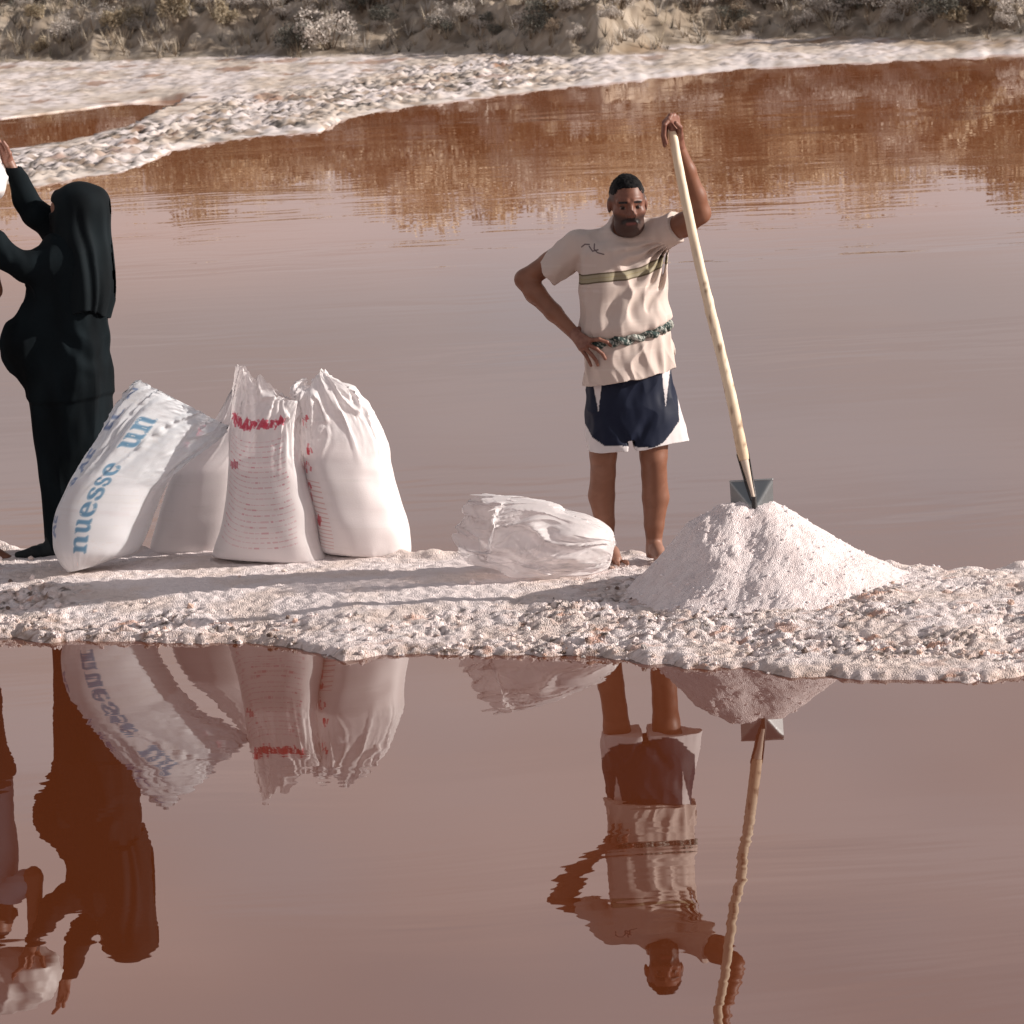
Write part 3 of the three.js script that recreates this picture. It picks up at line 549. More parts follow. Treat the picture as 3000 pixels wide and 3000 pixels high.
    for (const s of [-1, 1]) {
      k = mix3(k, hairC, sstep(.0065, .003, Math.abs(b - .026 + Math.abs(a) * .05)) * sstep(.054, .046, Math.abs(a)) * sstep(.012, .018, Math.abs(a)) * sstep(.05, .06, c));
      const e = Math.hypot(a - s * .032, b - .003, c - .070); if (e < .0165) { k = [.20, .15, .13]; if (Math.hypot(a - s * .032, b - .002) < .008) k = [.012, .008, .006]; if (b > .006 || b < -.004) k = [.06, .028, .02]; }
    }
    const side = sstep(.052, .066, Math.abs(a)) * sstep(.012, .03, b) * sstep(.07, .02, c);
    return mix3(k, [.07, .055, .05], side * .8);
  });
  // hands: the right rests on the hip, the left closes over the end of the handle
  const fR = [[J(1112, 642, .165, .0105), J(1130, 640, .185, .0095), J(1145, 645, .185, .0085), J(1152, 652, .18, .0075)], [J(1109, 650, .172, .0105), J(1125, 658, .188, .0095), J(1137, 668, .187, .0085), J(1142, 677, .182, .0075)], [J(1103, 656, .168, .0105), J(1116, 669, .182, .0095), J(1125, 681, .178, .0085), J(1128, 689, .172, .0075)], [J(1096, 658, .158, .0098), J(1106, 672, .168, .0085), J(1112, 683, .163, .0078), J(1115, 690, .157, .007)]];
  const tR = [J(1092, 622, .07, .013), J(1106, 622, .045, .011), J(1120, 626, .03, .0095)];
  const fL = [[J(1262, 226, .375, .0105), J(1254, 236, .395, .0098), J(1253, 256, .392, .0088), J(1257, 270, .385, .008)], [J(1265, 219, .355, .011), J(1253, 231, .37, .0102), J(1251, 256, .366, .0092), J(1254, 275, .36, .0082)], [J(1271, 218, .332, .011), J(1256, 228, .342, .010), J(1251, 254, .338, .009), J(1254, 273, .333, .008)], [J(1277, 222, .31, .0102), J(1264, 228, .312, .0092), J(1256, 248, .31, .0082), J(1257, 262, .308, .0074)]];
  const tL = [J(1283, 254, .335, .0135), J(1283, 240, .365, .0115), J(1275, 232, .385, .010)];
  const hands = [[rWrist, fR, tR], [lWrist, fL, tL]].map(([w, f, t]) => { const [lo, hi] = bounds([w, ...f.flat(), ...t], .035); return nets(handField(w, f, t), lo, hi, .0038, (x, y, z) => mix3([.19, .075, .05], [.27, .13, .09], clamp(.5 + fbm(x * 40, y * 40, z * 40, 2)))); });
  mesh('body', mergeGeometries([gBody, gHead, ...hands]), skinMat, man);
  // cropped dark hair
  const gHair = nets((x, y, z) => { const [a, b, c] = toHead(x, y, z); const d = ell(a, b, c, [0, .037, -.014], [.0785, .091, .1005]) - .0022 * noise(x * 80, y * 80, z * 80) - .0015 * noise(x * 30, y * 30, z * 30); const line = .078 - .16 * (c - .02) * (c < .02 ? 1 : -.12) - .03 * sstep(.035, .065, Math.abs(a)) - (c < -.02 ? .10 * sstep(-.02, -.07, c) : 0); return Math.max(d, line - b) * S; }, hlo, hhi, .0045, (x, y, z) => mix3(mix3([.004, .004, .005], [.016, .015, .015], clamp(.5 + fbm(x * 70, y * 70, z * 70, 2))), [.05, .045, .043], sstep(.05, .075, Math.abs(toHead(x, y, z)[0])) * .7));
  mesh('hair', gHair, std({ vertexColors: true, roughness: .85, specularIntensity: .2 }), man);
  // T-shirt
  const twist = R(25), shTop = L(1180, 449)[1];
  const torso = barrel(L, [[1096, 1250, 440, .105, .0], [1090, 1260, 470, .12, 0], [1091, 1259, 500, .125, 0], [1094, 1256, 530, .125, .005], [1098, 1255, 570, .13, .01], [1100, 1258, 600, .138, .018], [1103, 1261, 618, .138, .018], [1106, 1262, 630, .13, .012], [1103, 1264, 645, .132, .01], [1105, 1269, 680, .136, .005], [1105, 1274, 705, .137, .005], [1105, 1276, 735, .138, .005]], twist);
  const sR = [J(1093, 463, -.015, .070), J(1036, 511, -.062, .071)], sL = [J(1240, 444, .03, .073), J(1279, 427, .10, .070)];
  const dirOf = (a, b) => { const v = [b[0] - a[0], b[1] - a[1], b[2] - a[2]], l = Math.hypot(...v); return v.map((q) => q / l); };
  const dR = dirOf(sR[0], sR[1]), dL = dirOf(sL[0], sL[1]);
  const beyond = (x, y, z, p, d) => (x - p[0]) * d[0] + (y - p[1]) * d[1] + (z - p[2]) * d[2];
  const h0 = L(1105, 724, 0), h1 = L(1272, 695, 0), hemS = (h1[1] - h0[1]) / (h1[0] - h0[0]);
  const collar = L(1179, 432, .035), armpit = L(1268, 452, .05), belt0 = L(1110, 641, 0), belt1 = L(1262, 612, 0), beltY = (x) => mix(belt0[1], belt1[1], (x - belt0[0]) / (belt1[0] - belt0[0])) - .012 * Math.sin(clamp((x - belt0[0]) / (belt1[0] - belt0[0])) * PI);
  const folds = (x, y, z) => {
    const rx = x - armpit[0], ry = y - armpit[1], ang = Math.atan2(rx, -ry), rad = Math.hypot(rx, ry), w = noise(x * 6, y * 6, z * 6 + 3);
    let f = .012 * Math.sin(ang * 24 + w * 2.4) * sstep(.02, .08, rad) * sstep(.42, .15, rad) * sstep(-1.9, -.9, ang) * sstep(.7, .2, ang);
    f += .011 * (1 - 2 * Math.abs(noise(x * 11 + .6 * w, y * 2.4, z * 9))) * sstep(1.46, 1.25, y) + .005 * noise(x * 24, y * 7, z * 22);
    const by = y - beltY(x); f += .016 * sstep(.13, .04, by) * sstep(.0, .03, by) + .0085 * noise(x * 26, 1.3, z * 24) * sstep(.06, .01, Math.abs(by)) - .012 * sstep(.02, .005, Math.abs(by));
    f += .010 * (1 - 2 * Math.abs(noise(x * 8 + y * 3, y * 3.5, z * 8 + 6))) * sstep(-.015, -.07, by);
    const s = sstep(-.06, -.14, x + .10); f += .007 * Math.sin((x * 40 - y * 55) + 2 * w) * s * sstep(1.25, 1.4, y) * .8;
    return f;
  };
  const shirtF = (x, y, z) => {
    let d = smax(torso(x, y, z), y - shTop, .07);
    d = smin(d, cone(x, y, z, J(1106, 462, -.015, 0), J(1246, 440, .02, 0), .062, .062), .04);
    d = smin(d, cone(x, y, z, J(1176, 462, -.01, 0), J(1182, 424, -.012, 0), .10, .074), .06);
    d = smin(d, Math.max(cone(x, y, z, sR[0], [sR[1][0] + dR[0] * .1, sR[1][1] + dR[1] * .1, sR[1][2] + dR[2] * .1], .070, .076), beyond(x, y, z, sR[1], dR)), .035);
    d = smin(d, Math.max(cone(x, y, z, sL[0], [sL[1][0] + dL[0] * .1, sL[1][1] + dL[1] * .1, sL[1][2] + dL[2] * .1], .073, .072), beyond(x, y, z, sL[1], dL)), .035);
    if (d < .04) d -= folds(x, y, z);
    d = smax(d, -cone(x, y, z, [collar[0], collar[1] + .025, collar[2] + .022], [collar[0] + .006, collar[1] + .16, collar[2] - .03], .064, .066), .006);
    return Math.max(d, h0[1] + (x - h0[0]) * hemS + .010 * noise(x * 14, z * 12, 3) - y);
  };
  const su = [-.55, .75, .85], uvS = (x, y) => [(x - su[0]) / su[2], (y - su[1]) / su[2]];
  const shirtMap = canvasMap(1024, 1024, (g, w) => {
    plainTint(g, w, w, 31, [204, 189, 180]);
    const q = (px, py) => { const p = L(px, py, .12), [u, v] = uvS(p[0], p[1]); return [u * w, (1 - v) * w]; };
    const path = (a) => { g.beginPath(); a.forEach((p, i) => (i ? g.lineTo(...q(...p)) : g.moveTo(...q(...p)))); };
    const up = [[1088, 523], [1130, 515], [1180, 511], [1210, 505], [1235, 495], [1262, 484]], lo = [[1262, 501], [1235, 513], [1210, 522], [1180, 527], [1130, 531], [1098, 537], [1088, 539]];
    path([...up, ...lo]); g.fillStyle = 'rgb(158,150,128)'; g.fill();
    g.lineWidth = 8; g.strokeStyle = 'rgb(104,94,78)'; path(up); g.stroke(); path(lo); g.stroke();
    g.lineWidth = 3; g.strokeStyle = 'rgb(150,140,104)'; path(up.map(([a, b]) => [a, b + 8])); g.stroke();
    g.lineWidth = 7; g.strokeStyle = 'rgba(96,82,84,.8)'; g.lineCap = 'round';
    path([[1098, 468], [1104, 463], [1112, 463]]); g.stroke(); path([[1122, 462], [1121, 470], [1127, 476], [1139, 479]]); g.stroke(); path([[1112, 466], [1118, 474], [1128, 471]]); g.stroke();
  });
  const cloth = noiseTexture(256, (u, v) => .5 + .3 * Math.sin(u * 90 * 2 * PI) + .3 * Math.sin(v * 90 * 2 * PI)); cloth.repeat.set(5, 5);
  mesh('shirt', nets(shirtF, [-.5, .78, -.22], [.28, 1.62, .26], .0062, null, uvS), std({ map: shirtMap, roughness: .9, specularIntensity: .3, bumpMap: cloth, bumpScale: .0006 }), man);
  // scarf tied round the waist: two twisted strands
  const ring = (th) => { const x0 = mix(belt0[0], belt1[0], .5), a = (belt1[0] - belt0[0]) / 2 + .002, ct = Math.cos(th), st = Math.sin(th); let x = x0 + a * ct * .99, y, z = .012 + .136 * st; [x, z] = [x0 + (x - x0) * Math.cos(twist) + (z - .012) * Math.sin(twist), .012 - (x - x0) * Math.sin(twist) + (z - .012) * Math.cos(twist)]; y = beltY(x); for (let k = 0; k < 8; k++) { const e = shirtF(x, y, z); const nx = x - x0, nz = z - .012, l = Math.hypot(nx, nz); x -= nx / l * e * .8; z -= nz / l * e * .8; } return [x, y, z, (x - x0) / Math.hypot(x - x0, z - .012), (z - .012) / Math.hypot(x - x0, z - .012)]; };
  const strand = (ph, rad) => grid(10, 220, (i, j) => {
    const th = j / 220 * 2 * PI, [x, y, z, nx, nz] = ring(th), tw = th * 9 + ph, out = .011 + .009 * Math.cos(tw), upv = .0125 * Math.sin(tw), q = i / 10 * 2 * PI, r = rad * (1 + .18 * noise(th * 14, ph, 2));
    const o2 = out + r * Math.cos(q);
    return { p: [x + nx * o2, y + upv + r * 1.1 * Math.sin(q), z + nz * o2], c: noise(th * 26, q * 1.5, ph + 3) > (ph ? -.1 : .28) ? [.40, .41, .37] : [.018, .04, .036] };
  });
  mesh('waist_scarf', mergeGeometries([strand(0, .0148), strand(PI, .0148)]), std({ vertexColors: true, roughness: .85 }), man);
  // shorts
  const hips = barrel(L, [[1113, 1262, 680, .115], [1109, 1267, 725, .12], [1106, 1277, 770, .132], [1106, 1285, 810, .138], [1108, 1292, 850, .14]], R(8), 2.4);
  const shortsF = (x, y, z) => {
    const cR = L(1150, 845), cL = L(1243, 845), cut = L(1189, 828);
    let d = hips(x, y, z);
    const gap = cone(x, y, z, [cut[0], cut[1] - .005, -.2], [cut[0], cut[1] - .005, .3], .012 + .0, .012), below = cut[1] - y, wedge = Math.max(Math.abs(x - cut[0]) - below * .42 - .002, -below);
    d = smax(d, -Math.min(gap, wedge), .012);
    const flare = cone(x, y, z, L(1262, 775, .0), L(1284, 836, .0), .026, .034); d = smin(d, flare, .05);
    if (d < .03) { d -= .006 * (1 - 2 * Math.abs(noise(x * 10 - y * 4, y * 5, z * 9))) + .002 * noise(x * 25, y * 12, z * 25); const e = Math.abs(x - cut[0]); d += .010 * sstep(.04, .0, Math.abs(e - .02 - (cut[1] - y) * -.55)) * sstep(.16, .03, y - cut[1]) * sstep(-.05, .02, y - cut[1]); }
    const hem = L(1160, 846)[1] + .018 * sstep(.04, .13, x - cut[0]) + .004 * noise(x * 12, z * 10, 5);
    return Math.max(d, hem - y);
  };
  const inv = (x, y, z) => { const p = new V3(x + o.x, y + o.y, z).project(camera); return [966 + p.x * 966, 966 - p.y * 966]; };
  const wL = [L(1112, 690, .1), L(1140, 690, .1), L(1129, 775, .1)], wR = [L(1246, 672, .1), L(1270, 672, .1), L(1256, 768, .1)];
  const tri = (x, y, [a, b, c]) => y < a[1] && y > c[1] && x > mix(c[0], a[0], (y - c[1]) / (a[1] - c[1])) && x < mix(c[0], b[0], (y - c[1]) / (a[1] - c[1]));
  const edge = [[1090, 790], [1106, 806], [1118, 826], [1140, 839], [1165, 838], [1186, 840], [1197, 841], [1212, 842], [1235, 842], [1252, 834], [1266, 818], [1280, 800], [1276, 770], [1272, 740]].map(([a, b]) => L(a, b, .1));
  const gS = nets(shortsF, [-.27, .42, -.2], [.3, .92, .2], .0046, (x, y, z) => {
    let white = z > -.1 && (tri(x, y, wL) || tri(x, y, wR));
    const e = edge.slice(0, 12); if (y < curve(e.map((p) => [p[0], p[1]]), x)) white = true;
    if (x > edge[11][0] + .006 && y < edge[13][1]) white = true;
    return white ? [.66, .62, .62] : [.004, .0085, .027];
  });
  mesh('shorts', gS, std({ vertexColors: true, roughness: .6, specularIntensity: .5 }), man);
}

const black = (x, y, z) => mix3([.003, .005, .0065], [.0065, .0115, .0145], clamp(.5 + fbm(x * 8, y * 3, z * 8, 2)));
{ // ------------------------------------------------ the woman in black
  const o = groundAt(85, 1047); o.y = .12; const Z0 = o.z;
  const who = thing('person', 'woman in a long black veil and robe lifting both arms to the left', 'person', o);
  const L = (px, py, z = 0) => { const p = atZ(px, py, Z0 + z).sub(o); return [p.x, p.y, z]; };
  const J = (px, py, z, r) => [...L(px, py, z), r];
  const upper = [J(118, 446, -.10, .07), J(72, 408, -.10, .058), J(48, 372, -.09, .05), J(22, 318, -.08, .036)], upHand = J(14, 302, -.08, .028);
  const lower = [J(128, 496, .09, .085), J(48, 502, .15, .056), J(15, 486, .16, .048), J(-35, 420, .14, .036)], lowHand = J(-42, 408, .14, .028);
  const face = L(136, 390, 0);
  const bodyF = (x, y, z) => {
    let d = chain(x, y, z, [[...upper[0].slice(0, 3), .04], [...upper[1].slice(0, 3), .035], [...upper[2].slice(0, 3), .03], upHand], .02); d = Math.min(d, chain(x, y, z, [[...lower[0].slice(0, 3), .045], [...lower[1].slice(0, 3), .035], [...lower[2].slice(0, 3), .03], lowHand], .02));
    d = smin(d, ell(x, y, z, face, [.085, .105, .075]), .02); d = smin(d, ell(x, y, z, [face[0] - .05, face[1] - .045, 0], [.05, .06, .055]), .03);
    d = smin(d, cone(x, y, z, J(104, 380, 0, 0), J(98, 392, 0, 0), .01, .013), .015);
    d = Math.min(d, chain(x, y, z, [J(140, 430, 0, .055), J(140, 500, 0, .11), J(140, 700, 0, .12), J(110, 960, .03, .05), J(97, 1030, .03, .034)], .05));
    return Math.min(d, chain(x, y, z, [J(150, 700, -.06, .1), J(120, 960, -.08, .05), J(106, 1025, -.08, .034)], .04));
  };
  const hand = (w, dx, dy) => { const f = [0, 1, 2, 3].map((k) => [[w[0] + dx * .085 + (k - 1.5) * .004, w[1] + dy * .085, w[2] + (k - 1.5) * .02, .0105], [w[0] + dx * .125, w[1] + dy * .12, w[2] + (k - 1.5) * .021, .0092], [w[0] + dx * .15 - .012, w[1] + dy * .15, w[2] + (k - 1.5) * .02, .008]]), t = [[w[0] + .012, w[1] + dy * .035, w[2] + .03, .013], [w[0] + .004, w[1] + dy * .07, w[2] + .045, .011], [w[0] - .008, w[1] + dy * .095, w[2] + .05, .0095]]; const [lo, hi] = bounds([w, ...f.flat(), ...t], .035); return nets(handField(w, f, t), lo, hi, .0045, () => [.26, .12, .085]); };
  mesh('body', mergeGeometries([nets(bodyF, [-.5, .0, -.32], [.42, 2.0, .34], .014, () => [.27, .14, .10]), hand(upHand, -.35, .93), hand(lowHand, -.5, .86)]), skinMat, who);
  // robe: gathered at the waist, then falling to the ankles
  const robeTop = L(140, 438)[1], robe = barrel(L, [[92, 196, 440, .12], [78, 203, 480, .17], [56, 206, 530, .18], [54, 204, 570, .175], [40, 203, 595, .18], [32, 205, 620, .185], [52, 207, 690, .19], [55, 210, 735, .175], [57, 213, 770, .17], [60, 210, 830, .155], [66, 196, 890, .14], [74, 165, 940, .115], [82, 138, 985, .095], [86, 124, 1020, .085], [88, 118, 1040, .08]], 0, 2.1);
  const robeF = (x, y, z) => {
    let d = smax(robe(x, y, z), y - robeTop, .05);
    d = smin(d, chain(x, y, z, upper, .03), .05); d = smin(d, chain(x, y, z, lower, .03), .10);
    const bun = chain(x, y, z, [J(70, 600, .04, .085), J(48, 650, .06, .105), J(66, 700, .05, .075)], .06); d = smin(d, bun, .035);
    d = smin(d, cone(x, y, z, J(40, 690, .03, 0), J(14, 672, .04, 0), .03, .025), .05);
    const hemY = L(150, 742)[1], sk = sstep(.0, -.02, y - hemY - .03 * noise(x * 3, z * 3, 2)) * .012; d += sk;
    if (d < .05) d -= .016 * (1 - 2 * Math.abs(noise(x * 6, y * 1.5, z * 6 + 2))) + .004 * noise(x * 22, y * 6, z * 22) + .006 * Math.sin(y * 30 + x * 18 + 4 * noise(x * 5, y * 5, z * 5)) * sstep(.8, 1.0, y) * sstep(1.15, 1.0, y);
    return Math.max(d, L(100, 1036)[1] - y);
  };
  mesh('robe', nets(robeF, [-.45, 0, -.32], [.42, 1.85, .36], .0105, black), std({ vertexColors: true, roughness: .9, specularIntensity: .25 }), who);
  // veil over head and shoulders down to the hips
  const dome = J(151, 388, 0, 0), topY = L(150, 374)[1];
  const veil = barrel(L, [[113, 191, 368, .09], [105, 200, 388, .11], [101, 203, 405, .118], [97, 209, 435, .15], [97, 214, 470, .19], [92, 219, 510, .205], [92, 220.5, 540, .21], [96, 216, 565, .21], [100, 208, 590, .205], [106, 203, 606, .2]], 0, 2.2);
  const vl = L(150, 588)[1], vf = L(104, 385);
  const veilF = (x, y, z) => {
    let d = smax(veil(x, y, z), y - topY, .05); d = smin(d, ell(x, y, z, dome, [.124, .113, .114]), .10);
    if (d < .05) { const th = Math.atan2(z, x - .13), dn = sstep(1.75, 1.35, y); d -= dn * (.010 * Math.sin(th * 9 + 2.2 * noise(th * 2, y * 1.5, 3)) + .007 * Math.sin(th * 23 + y * 3 + 2 * noise(th * 3, y * 2, 8))) + .003 * noise(x * 12, y * 6, z * 12); }
    d = smin(d, cone(x, y, z, J(106, 366, .0, 0), J(100, 370, .0, 0), .018, .008), .012);
    d = smax(d, -Math.max(ell(x, y, z, [vf[0] - .02, vf[1] - .012, 0], [.045, .026, .09]), -9), .01);
    d = smin(d, cone(x, y, z, J(196, 560, .02, 0), J(199, 608, .03, 0), .045, .006), .03);
    return Math.max(d, vl + .03 * noise(x * 5, z * 5, 2) - .045 * sstep(.06, .16, x - L(150, 588)[0]) - y);
  };
  mesh('veil', nets(veilF, [-.12, .95, -.3], [.42, 1.95, .3], .0095, black), std({ vertexColors: true, roughness: .85, specularIntensity: .3 }), who);
  const shoe = (px, py, z, tip) => { const a = J(px, py - 4, z, .036), b = J(px - 34, py + 3, z + .02, .030), c = J(tip, py + 7, z + .03, .018); const [lo, hi] = bounds([a, b, c], .06); return nets((x, y, w) => Math.max(smin(smin(cone(x, y, w, a, b, .038, .03), cone(x, y, w, b, c, .03, .017), .02), cone(x, y, w, a, J(px + 2, py - 34, z, 0), .036, .04), .03), a[1] - .04 - y), lo, [hi[0], hi[1] + .06, hi[2]], .006, black); };
  mesh('shoe', shoe(100, 1040, .04, 34), std({ vertexColors: true, roughness: .8 }), who);
  mesh('shoe', shoe(112, 1036, -.09, 60), std({ vertexColors: true, roughness: .8 }), who);
}

{ // ------------------------------------------------ the helper just outside the frame on the left, and the sack both hold up
  const o = groundAt(-60, 1050); o.y = .12; const Z0 = o.z;
  const who = thing('person', 'barefoot helper in pale blue shirt at the left edge, mirrored in the water', 'person', o);
  const L = (px, py, z = 0) => { const p = atZ(px, py, Z0 + z).sub(o); return [p.x, p.y, z]; };
  const J = (px, py, z, r) => [...L(px, py, z), r];
  const armA = [J(-62, 512, .14, .055), J(-14, 548, .2, .044), J(-22, 470, .2, .036), J(-34, 402, .16, .03)], armB = [J(-140, 500, -.02, .055), J(-190, 500, .05, .044), J(-176, 450, .08, .036), J(-160, 402, .1, .03)];
  const head = L(-100, 446, .02), legA = [J(-74, 730, .05, .085), J(-62, 880, .07, .06), J(-52, 1020, .04, .038), J(-50, 1036, .04, .036)], legB = [J(-120, 730, 0, .085), J(-124, 880, .02, .06), J(-126, 1020, -.02, .038), J(-126, 1036, -.02, .036)];
  const bodyF = (x, y, z) => {
    let d = Math.min(chain(x, y, z, armA, .02), chain(x, y, z, armB, .02));
    d = Math.min(d, smin(ell(x, y, z, head, [.08, .115, .1]), smin(cone(x, y, z, [head[0] + .08, head[1] - .01, head[2]], [head[0] + .1, head[1] - .03, head[2]], .012, .015), ell(x, y, z, [head[0] + .03, head[1] - .08, head[2]], [.06, .05, .06]), .02), .03));
    d = smin(d, cone(x, y, z, J(-100, 500, 0, 0), J(-100, 460, 0, 0), .07, .055), .03);
    d = Math.min(d, cone(x, y, z, J(-100, 520, 0, 0), J(-98, 700, 0, 0), .1, .1));
    for (const [l, tip] of [[legA, 16], [legB, -70]]) { d = Math.min(d, chain(x, y, z, l, .03)); d = smin(d, chain(x, y, z, [J(tip - 62, 1046, l[3][2], .036), J(tip - 22, 1048, l[3][2] + .03, .033), J(tip - 2, 1052, l[3][2] + .04, .022)], .02), .03); }
    return d;
  };
  const grip = (w) => { const f = [0, 1, 2, 3].map((k) => [[w[0] - .02, w[1] + .07, w[2] + (k - 1.5) * .021, .0105], [w[0] - .01, w[1] + .11, w[2] + (k - 1.5) * .022, .0092], [w[0] + .005, w[1] + .135, w[2] + (k - 1.5) * .021, .008]]), t = [[w[0] + .02, w[1] + .03, w[2] + .02, .013], [w[0] + .04, w[1] + .06, w[2] + .03, .011], [w[0] + .05, w[1] + .09, w[2] + .03, .0095]]; const [lo, hi] = bounds([w, ...f.flat(), ...t], .035); return nets(handField(w, f, t), lo, hi, .006, () => [.2, .085, .05]); };
  mesh('body', mergeGeometries([nets(bodyF, [-.75, -.02, -.3], [.4, 1.9, .45], .014, (x, y, z) => y > head[1] + .045 || (y > head[1] - .04 && x < head[0] - .03) ? [.015, .012, .012] : [.2, .085, .05]), grip(armA[3]), grip(armB[3])]), skinMat, who);
  const tor = barrel(L, [[-150, -52, 500, .12], [-152, -40, 560, .14], [-150, -36, 640, .145], [-150, -30, 720, .15]], 0);
  mesh('shirt', nets((x, y, z) => { let d = tor(x, y, z); d = smin(d, cone(x, y, z, armA[0], [mix(armA[0][0], armA[1][0], .6), mix(armA[0][1], armA[1][1], .6), mix(armA[0][2], armA[1][2], .6)], .07, .065), .04); d = smin(d, cone(x, y, z, armB[0], armB[1], .07, .062), .04); d = Math.max(d, y - L(-100, 486)[1]); return Math.max(d - .006 * noise(x * 12, y * 6, z * 12), L(-90, 712)[1] - y); }, [-.7, .6, -.3], [.35, 1.55, .4], .012), std({ rgb: [.36, .45, .55], roughness: .9 }), who);
  mesh('trousers', nets((x, y, z) => { let d = smin(chain(x, y, z, legA.slice(0, 3).map((p) => [p[0], p[1], p[2], p[3] + .022]), .03), chain(x, y, z, legB.slice(0, 3).map((p) => [p[0], p[1], p[2], p[3] + .022]), .03), .03); d = smin(d, ell(x, y, z, L(-98, 740, .02), [.19, .12, .14]), .05); return Math.max(d - .006 * noise(x * 10, y * 5, z * 10), L(-60, 1000)[1] - y); }, [-.6, .05, -.3], [.35, .95, .35], .012), std({ rgb: [.02, .022, .028], roughness: .9 }), who);
  const sc = L(-112, 335, .06), s0 = thing('plastic_sack', 'bright white sack held up at the left edge by the woman in black', 'sack', new V3(o.x + sc[0], o.y + sc[1], Z0 + .06));
  const e0 = L(12, 345, .06), len = e0[0] - sc[0];
  mesh('sack_skin', nets((x, y, z) => { const u = x / len, k = Math.max(0, 1 - Math.abs(u) ** 3.4), a = .15 * k ** .5 + .004; let d = Math.hypot((y + .02 * u * u) / 1, z / 1.15) - a; d = Math.max(d, Math.abs(x) - len); if (d < .05) d -= .014 * (1 - 2 * Math.abs(noise(x * 6, y * 7, z * 7))) + .005 * noise(x * 18, y * 18, z * 18); return d * .75; }, [-len - .05, -.24, -.26], [len + .05, .24, .26], .011), std({ rgb: [.80, .76, .74], roughness: .45 }), s0);
}

// ---------------------------------------------------------------- shrubs on the far bank
const hitFar = (px, py) => { const r = ray(px, py); let t = 42; while (t < 95) { const x = CAM.x + r.x * t, y = CAM.y + r.y * t, z = CAM.z + r.z * t; if (z < -22 && y < farH(x, z)) return new V3(x, farH(x, z), z); t += .08; } return null; };
function shrubGeo(seed, n, leaf, flat, tall) {            // [foliage, stems]: leaf-sized faces in clumps, and forking twigs
  const r = rng(seed), P = [], C = [], clumps = [];
  for (let i = 0; i < 13; i++) { const a = r() * 6.28, q = Math.sqrt(r()) * .42; clumps.push([Math.cos(a) * q, .16 + (.55 - q * .7) * r() * tall, Math.sin(a) * q, .10 + .13 * r(), .75 + .5 * r()]); }
  for (let i = 0; i < n; i++) {
    const c = clumps[Math.floor(r() * clumps.length)], d = new V3(r() - .5, r() - .5, r() - .5).normalize().multiplyScalar(c[3] * (.35 + .65 * r() ** .4)), p = new V3(c[0] + d.x, Math.max(.01, c[1] + d.y * flat), c[2] + d.z);
    const u = new V3(r() - .5, r() - .2, r() - .5).normalize(), v = new V3(r() - .5, r() - .5, r() - .5).cross(u).normalize(), s = leaf * (.6 + .8 * r()), w = s * .38, k = c[4] * (.75 + .5 * r());
    const a = p, b = p.clone().addScaledVector(u, s * .5).addScaledVector(v, w), e = p.clone().addScaledVector(u, s), f = p.clone().addScaledVector(u, s * .5).addScaledVector(v, -w);
    for (const q of [a, b, e, a, e, f]) { P.push(q.x, q.y, q.z); C.push(k, k, k); }
  }
  const g = new THREE.BufferGeometry(); g.setAttribute('position', new THREE.Float32BufferAttribute(P, 3)); g.setAttribute('color', new THREE.Float32BufferAttribute(C, 3)); g.computeVertexNormals();
  const st = clumps.map((c) => new THREE.TubeGeometry(new THREE.QuadraticBezierCurve3(new V3(c[0] * .1, -.06, c[2] * .1), new V3(c[0] * .4, c[1] * .7, c[2] * .4), new V3(c[0], c[1], c[2])), 4, .009, 4));
  return [g, mergeGeometries(st)];
}
const kinds = [
  { name: 'grey_shrub', cat: 'shrub', label: 'pale grey twiggy shrub on the far bank', group: 'pale grey shrubs on the far bank', rgb: [.56, .51, .46], geo: [1, 2].map((s) => shrubGeo(s * 3, 1300, .042, .9, 1)) },
  { name: 'straw_tuft', cat: 'dry grass', label: 'tuft of straw coloured dry grass on the far bank', group: 'dry grass tufts on the far bank', rgb: [.46, .385, .27], geo: [3, 4].map((s) => shrubGeo(s * 5, 900, .09, 1.2, 1.15)) },
  { name: 'dark_shrub', cat: 'shrub', label: 'dark olive green low shrub on the far bank', group: 'dark shrubs on the far bank', rgb: [.17, .165, .135], geo: [5, 6].map((s) => shrubGeo(s * 7, 1300, .05, .9, 1)) },
  { name: 'brown_shrub', cat: 'shrub', label: 'rusty brown dried shrub on the far bank', group: 'brown dried shrubs on the far bank', rgb: [.32, .245, .175], geo: [7, 8].map((s) => shrubGeo(s * 11, 1200, .042, .8, .9)) }];
for (const k of kinds) k.mat = [std({ rgb: k.rgb, vertexColors: true, roughness: 1, transmission: .3, thickness: 0, side: THREE.DoubleSide }), std({ rgb: [.16, .115, .08], roughness: .95 })];
